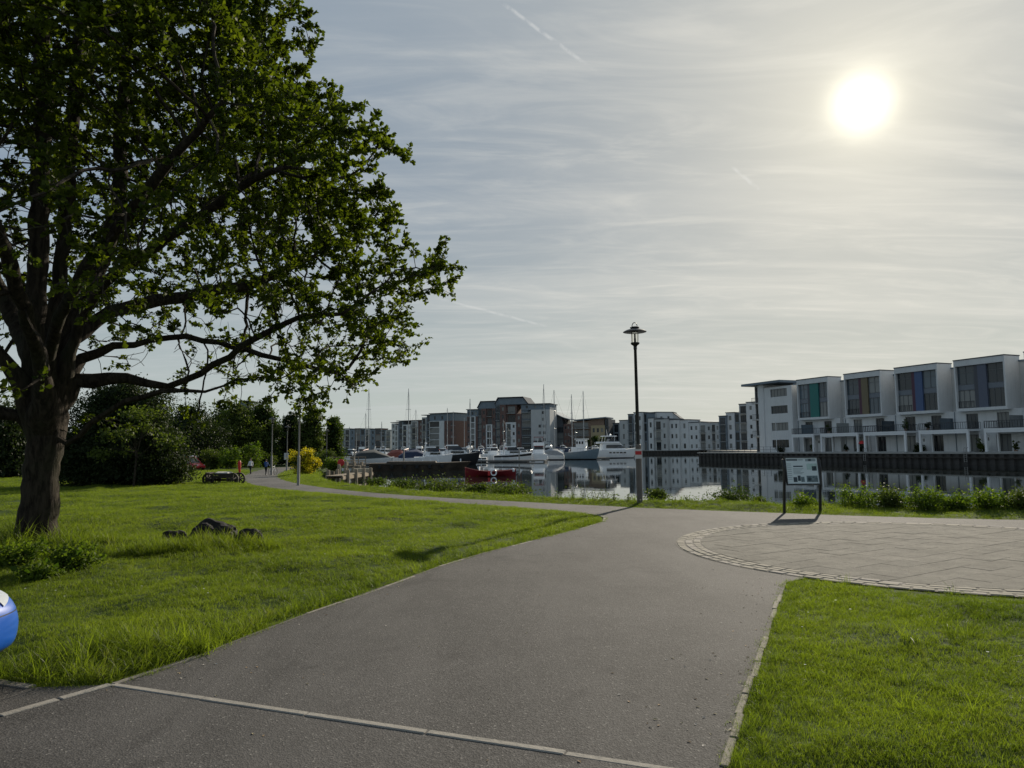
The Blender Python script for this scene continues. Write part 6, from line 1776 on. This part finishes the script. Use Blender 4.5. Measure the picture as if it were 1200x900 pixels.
# garden furniture on the decks
for k, (t_, lab) in enumerate(((T1[1] + 8.2, 'dark table and chairs on the balcony left of the blue panel'), (T1[2] + 7.2, 'dark table and chairs on the balcony right of the blue panel'), (T1[3] + 7.4, 'dark table and chairs on the balcony at the right edge'))):
    x_, y_ = RP(t_, .6); o = thing('garden_table', lab, 'table', (x_, y_, QUAY + 3.285), RZ)
    MB().box(-.8, .8, -.45, .45, .68, .74).build('table_top', M_dark, o)
    for sx in (-.7, .7):
        for sy in (-.38, .38): MB().tube([(sx, sy, 0), (sx, sy, .68)], .03, 5).build('leg', M_dark, o)
# corner block with the overhanging flat roof
t0 = T1[0] - 1.35 - 11.6; x_, y_ = RP(t0)
o = thing('corner_block', 'white corner block with a flat overhanging roof and four ribbon windows', 'apartment block', (x_, y_, QUAY), RZ)
ops = [(6.0, 10.4, .9 + 3.25 * k, .9 + 3.25 * k + 1.5) for k in range(4)]
shell(2.6, 11.6, 0, 10, 0, 12.6, ops, .25).build('wall', M_white, o)
for a, b_, c, d_ in ops: window(o, (a + b_) / 2, .14, c, b_ - a, d_ - c, 4)
shell(.9, 2.59, .6, 10, 0, 13.3, [(1.0, 2.4, .1, 2.9)] + [(1.0, 2.4, 3.3 + 3.3 * k, 6.4 + 3.3 * k) for k in range(3)], .3).build('stair_tower', M_white2, o)
for k in range(4): window(o, 1.7, .78, .1 if k == 0 else 3.3 * k, 1.4, 2.8 if k == 0 else 3.1, 1, 1)
MB().box(2.595, 4.2, -.12, 10, .002, 13.3).build('fin_wall', M_white, o)
MB().box(-1.2, 9.6, -1.0, 9, 13.305, 13.75).build('roof', M_zinc, o)
MB().box(11.0, 11.58, 1, 6, 12.602, 12.9).build('parapet', M_zinc, o)
for k in range(3): balcony(o, 1.7, .6, 3.2 + 3.3 * k, 1.9, .8)
MB().tube([(8.9, -1.6, 0), (8.9, -1.6, 7.2)], .05, 5).build('flag_pole', M_trim, o)

def along(pxa, da, pxb, db):   # two ground points under picture columns at given distances
    return at(pxa, 500, da * DS).xy, at(pxb, 500, db * DS).xy
def hgt(px, py, d): return at(px, py, d * DS).z - QUAY
# stepped pale apartments left of the corner block
def terrace(label, spec, wallm=M_white2, depth=10, name='apartment_block'):
    """spec: (px0, px1, distance0, distance1, top_py, style, floors, material)"""
    pL, pR = along(spec[0][0], spec[0][2], spec[-1][1], spec[-1][3])
    o, L = building(name, label, pL, pR)
    ax = (pR - pL).normalized(); nrm = Vector((-ax.y, ax.x))
    for (xa, xb, da, db, ty, st, fl, wm) in spec:
        A, B_ = along(xa, da, xb, db)
        u0, u1 = (A - pL).dot(ax), (B_ - pL).dot(ax); off = ((A - pL).dot(nrm) + (B_ - pL).dot(nrm)) / 2
        if isinstance(ty, tuple): h0, h1 = hgt(xa, ty[0], da), hgt(xb, ty[1], db); h = min(h0, h1)
        else: h0 = h1 = h = hgt((xa + xb) / 2, ty, (da + db) / 2)
        bay(o, u0 + .01, u1 - .01, off, depth, h - .35, wm, st, fl)
        if h0 != h1:
            MB().yprism([(u0 + .01, h - .349), (u1 - .01, h - .349), (u1 - .01, h1 - .3), (u0 + .01, h0 - .3)], off, off + depth).build('gable', wm, o)
            mono_roof(o, u0, u1, off, depth, h0 - .3, h1 - .3, .25)
        else: flat_roof(o, u0, u1, off, depth, h - .35, .2)
    return o
W1, W2, Z_, BK, DK_ = M_white, M_white2, M_zinc, M_brick, M_slate
terrace('pale stepped apartments beside the corner block, tallest next to it', [(833, 843, 228, 226, 494.5, 'mix', 3, W2), (843, 851, 226, 224, 487, 'balc', 4, Z_), (851, 861, 225, 223, 483, 'win1', 4, W1), (861, 867, 223.5, 222, 483.4, 'strip', 4, Z_), (867, 876, 222, 220, 473, 'balc', 5, W2), (876, 893, 220, 216, 470.5, 'win2', 5, W1)])
terrace('low pale three storey apartments with a sloping roof', [(806, 820, 236, 233, 494.5, 'win2', 3, W1), (820, 833, 233, 229, (493.5, 495), 'mix', 3, W2)])
terrace('long pale apartment terrace with a raised curved roof, right of the tall lamp', [(712, 718, 262, 260, 497.5, 'balc', 3, DK_), (718, 726, 258, 256, 495.5, 'strip', 3, Z_), (726, 736, 254, 251, 492, 'win1', 3, W2), (736, 742, 251, 249.5, 485, 'balc', 4, Z_), (742, 753, 248, 246, 482.8, 'mix', 4, W1), (753, 759, 247, 245.5, 483.5, 'strip', 4, Z_), (759, 766, 244.6, 243.4, 489.5, 'win1', 3, W1), (766, 783, 243, 240, 490.5, 'mix', 3, W2), (783, 797, 240, 238, 491.2, 'win2', 3, W1), (797, 807, 238, 236, 491.4, 'win1', 3, W1)])
o = terrace('set back curved top storey above the pale apartment terrace', [(753, 770, 250, 248, (483.8, 482.4), 'balc', 4, W2), (770, 789, 248, 246, (482.4, 482.6), 'win2', 4, W1), (789, 797, 246, 245, (483, 490), 'plain', 4, W2)])
# dark building with the swept wing roof
pL, pR = along(648, 262, 713, 254); o, L = building('wing_roof_building', 'dark brown building with a swept wing roof behind the tall masts', pL, pR)
u = L / 65.0
bay(o, 0, 13 * u, 0, 14, hgt(655, 500, 260), M_slate, 'glass', 4)
bay(o, 13.01 * u, 21 * u, -.4, 14, hgt(665, 497, 260), M_brick, 'win2', 4)
bay(o, 21.01 * u, 45 * u, .5, 14, hgt(680, 493.5, 258), M_brown, 'balc', 4)
bay(o, 45.01 * u, 61 * u, -.3, 14, hgt(702, 498.5, 256), M_yel, 'win3', 3)
bay(o, 61.01 * u, 65 * u, .2, 14, hgt(711, 491, 255), M_slate, 'strip', 4)
wing = []
for i in range(9):
    s_ = i / 8; x__ = (1 + 25 * s_) * u; wing.append((x__, hgt(650 + 25 * s_, 482 + 9.6 * (1 - (1 - s_) ** 1.8), 260)))
MB().yprism(wing + [(a, b_ - .45) for a, b_ in wing[::-1]], -1.2, 14).build('roof', M_zinc, o)
MB().yprism([(wing[0][0] + .3, hgt(655, 500, 260) - .02)] + [(12.9 * u, hgt(655, 500, 260) - .02)] + [(a, b_ - .46) for a, b_ in wing[4::-1] if a < 12.9 * u], .05, 13.8).build('gable', M_slate, o)
MB().yprism([(25.5 * u, hgt(674, 491.8, 258)), (63 * u, hgt(710, 488.6, 255)), (63 * u, hgt(710, 488.6, 255) - .6), (25.5 * u, hgt(674, 491.8, 258) - .6)], -.9, 14).build('roof', M_zinc, o)
MB().box(44 * u, 60 * u, .6, 13.5, hgt(702, 498.5, 256) + .01, hgt(702, 490.5, 256)).build('attic', M_brown, o)
for px, dd, h_, lab in ((697, 243, 5.2, 'small dark tree before the ochre wall'), (706, 241, 4.6, 'small tree touching the left of the largest yacht'), (687, 244, 4.4, 'small tree between the masts and the ochre wall')):
    dd *= DS; h_ *= DS; p_ = at(px, 520, dd); t_o = thing('quay_tree', lab, 'tree', (p_.x, dd, QUAY)); MB().tube([(0, 0, 0), (.1, 0, h_ * .6)], [.16, .06], 6).build('trunk', M_bark, t_o)
    leaves_obj('crown', cloud_leaves([((0, 0, h_ * .6), (1.9, 1.9, h_ * .38)), ((.8, 0, h_ * .75), (1.2, 1.2, h_ * .24))], 40, 40, .4, .36), M_fol_mid, t_o)
p0, p1 = along(645, 258, 650, 258); o, L = building('boat_store', 'small orange brown shed in the gap beside the brick block', p0, p1, cat='shed')
bay(o, 0, L, 0, 6, hgt(647, 508, 258), M_yel, 'win1', 1); mono_roof(o, 0, L, 0, 6, hgt(647, 508, 258) + .02, hgt(647, 507, 258) + .5, .2, M_trim)
# tall brick and white apartment block
pL, pR = along(547, 262, 644.5, 252); o, L = building('brick_apartment_block', 'tall brick and white apartment block with grey pitched roofs', pL, pR); u = L / 97.5; d0 = 257
H = lambda py: hgt(596, py, d0)
def c_bay(a, b_, y, top, m_, st, fl, z0=0): bay(o, (a - 547) * u + .01, (b_ - 547) * u - .01, y, 14, H(top) - z0, m_, st, fl, z0)
c_bay(547, 551, .3, 487, BK, 'win1', 6); c_bay(551, 557.5, 0, 487, W1, 'strip', 6); c_bay(557.5, 560, .3, 487, BK, 'plain', 6)
bay(o, 0, 13 * u, .6, 13, H(479) - H(487), M_zinc, 'win3', 1, H(487) + .003); flat_roof(o, 0, 13 * u, .6, 13, H(479), .5)
c_bay(560, 564.5, 1.0, 478, M_zinc, 'balc', 6); c_bay(564.5, 570, .4, 478, BK, 'win1', 6); c_bay(570, 577.5, 0, 497, W1, 'strip', 4); c_bay(577.5, 581, .4, 478, BK, 'win1', 6)
bay(o, 23.02 * u, 30.5 * u, 1.2, 12, H(478) - H(497) - .02, M_brick, 'balc', 2, H(497) + .003)
MB().yprism([(13 * u, H(478) + .003), (34 * u, H(478) + .003), (34 * u, H(470)), (17 * u, H(470)), (13 * u, H(477))], .5, 13.5).build('attic', M_zinc, o)
MB().yprism([(12.6 * u, H(477.4)), (16.8 * u, H(469.6)), (34 * u, H(469.6)), (34 * u, H(469.0)), (16.5 * u, H(469.0)), (12.3 * u, H(476.8))], -.1, 14).build('roof', M_slate, o)
c_bay(581, 586.5, 1.0, 474, M_zinc, 'balc', 6); c_bay(586.5, 593.5, .4, 474, BK, 'win1', 6); c_bay(593.5, 605.5, 0, 495, W1, 'mix', 4); c_bay(605.5, 611.5, .4, 485, BK, 'win1', 5); 
bay(o, 46.52 * u, 58.5 * u, 1.4, 12, H(474) - H(495) - .02, M_brick, 'balc', 2, H(495) + .003)
MB().yprism([(34.02 * u, H(474) + .003), (64.5 * u, H(474) + .003), (64.5 * u, H(466.6)), (38 * u, H(466.6)), (34.02 * u, H(473))], .45, 13.4).build('attic', M_zinc, o)
MB().yprism([(33.6 * u, H(473.6)), (37.6 * u, H(466)), (66.5 * u, H(466)), (73 * u, H(474)), (73 * u, H(473.2)), (67 * u, H(465.2)), (37.3 * u, H(465.2)), (33.3 * u, H(472.8))], -.2, 14).build('roof', M_slate, o)
MB().yprism([(64.52 * u, H(485) + .003), (72 * u, H(485) + .003), (72 * u, H(474)), (66.5 * u, H(466.8)), (64.52 * u, H(466.8))], .46, 13.3).build('attic', M_zinc, o)
c_bay(611.5, 623, .8, 482, M_zinc, 'glass', 5); c_bay(623, 644.5, 0, 481, W2, 'plain', 6)
for f in range(5): balcony(o, (617.2 - 547) * u, .8, (2.0 + f * 2.9) * DS, 2.7 * DS, 1.4)
for f in range(6):
    for c__ in ((637,) if f > 3 else (633, 638)): window(o, (c__ - 547) * u, -.06, (1.2 + f * 2.35) * DS, .9 * DS, 1.0 * DS, 0)
bay(o, 64.55 * u, 97.4 * u, .2, 13.5, H(474.6) - H(481), M_zinc, 'win3', 1, H(481) + .003); flat_roof(o, 63 * u, 97.5 * u, 0, 14, H(474.6), .5)
# grey and brick block left of it
pL, pR = along(458, 292, 532, 276); o, L = building('glass_fronted_block', 'grey and brick apartment block with white framed glass bays', pL, pR); u = L / 74.0; d0 = 284
H = lambda py: hgt(495, py, d0)
def c_bay(a, b_, y, top, m_, st, fl, z0=0): bay(o, (a - 458) * u + .01, (b_ - 458) * u - .01, y, 14, H(top) - z0, m_, st, fl, z0)
c_bay(458, 463, .6, 495, W2, 'win1', 5); c_bay(463, 466.5, 0, 497, W1, 'strip', 5); c_bay(466.5, 472, .8, 493, M_zinc, 'strip', 5); c_bay(472, 482, 0, 497, W1, 'mix', 5); c_bay(482, 490, .6, 493, W2, 'balc', 5); c_bay(490, 495, 1, 493, BK, 'win1', 5)
flat_roof(o, 0, 8 * u, .6, 13, H(494.2), .5); flat_roof(o, 7 * u, 37 * u, .9, 13, H(492.6), .6)
c_bay(495, 500, .3, 489, W2, 'balc', 5); c_bay(500, 504, .9, 487, M_zinc, 'strip', 5); c_bay(504, 516, 0, 494, W1, 'glass', 5); c_bay(516, 521, -.1, 494, W1, 'plain', 5); c_bay(521, 532, .2, 494, BK, 'win2', 5)
bay(o, 46 * u, 74 * u, .7, 13, H(485.5) - H(494), M_zinc, 'win3', 1, H(494) + .003); flat_roof(o, 46 * u, 74 * u, .5, 13.5, H(485.4), .5); flat_roof(o, 37 * u, 45.8 * u, .6, 13, H(486.8), .4)
for f in range(5): balcony(o, (504.8 - 458) * u, .0, (1.6 + f * 2.5) * DS, 1.2 * DS, 1.0)
# low link and the long terrace
terrace('lower grey block in the gap between the two brick blocks', [(531, 536, 330, 329, 505, 'balc', 3, Z_), (536, 543, 329, 328, 504.5, 'win2', 3, W2), (543, 549, 328, 326, 504.8, 'balc', 3, M_brown)])
terrace('long blue grey terrace behind the masts at the left', [(398 + 6 * k, 404 + 6 * k, 345 - k, 344 - k, [502.3, 502, 502.6, 501.8][k % 4] if k < 8 else 503.6, ['strip', 'balc', 'win1', 'glass'][k % 4], 4, [Z_, W2, Z_, M_brown][k % 4] if k % 4 != 1 else M_white2) for k in range(10)])
# roof top of a far tower above the trees
p_ = at(287, 480, 210); o = thing('far_tower', 'grey flat top of a far building above the tree row', 'building', (p_.x, 210, QUAY)); bay(o, -1.6, 1.8, 0, 6, at(287, 471, 210).z - QUAY, M_zinc, 'win2', 5); flat_roof(o, -1.6, 1.8, 0, 6, at(287, 471, 210).z - QUAY, .3)
# far quay railing and parked things
pq = [Vector(q) for q in ((q0[0], q0[1]), RP(-20, 3.4))]
o = thing('quay_railing', 'thin dark railing along the quay below the corner block', 'railing', (pq[0].x, pq[0].y, QUAY + .06), RZ)
Lq = (pq[1] - pq[0]).length
mb = MB(); 
for zz in (.5, 1.0): mb.box(0, Lq, -.02, .02, zz, zz + .04)
mb.build('rail', M_dark, o); pm = MB().box(-.03, .03, -.019, .019, 0, 1.02).mesh('post', M_dark)
for k in range(int(Lq / 1.8) + 1): place('post', pm, o, (k * 1.8, .045, 0))
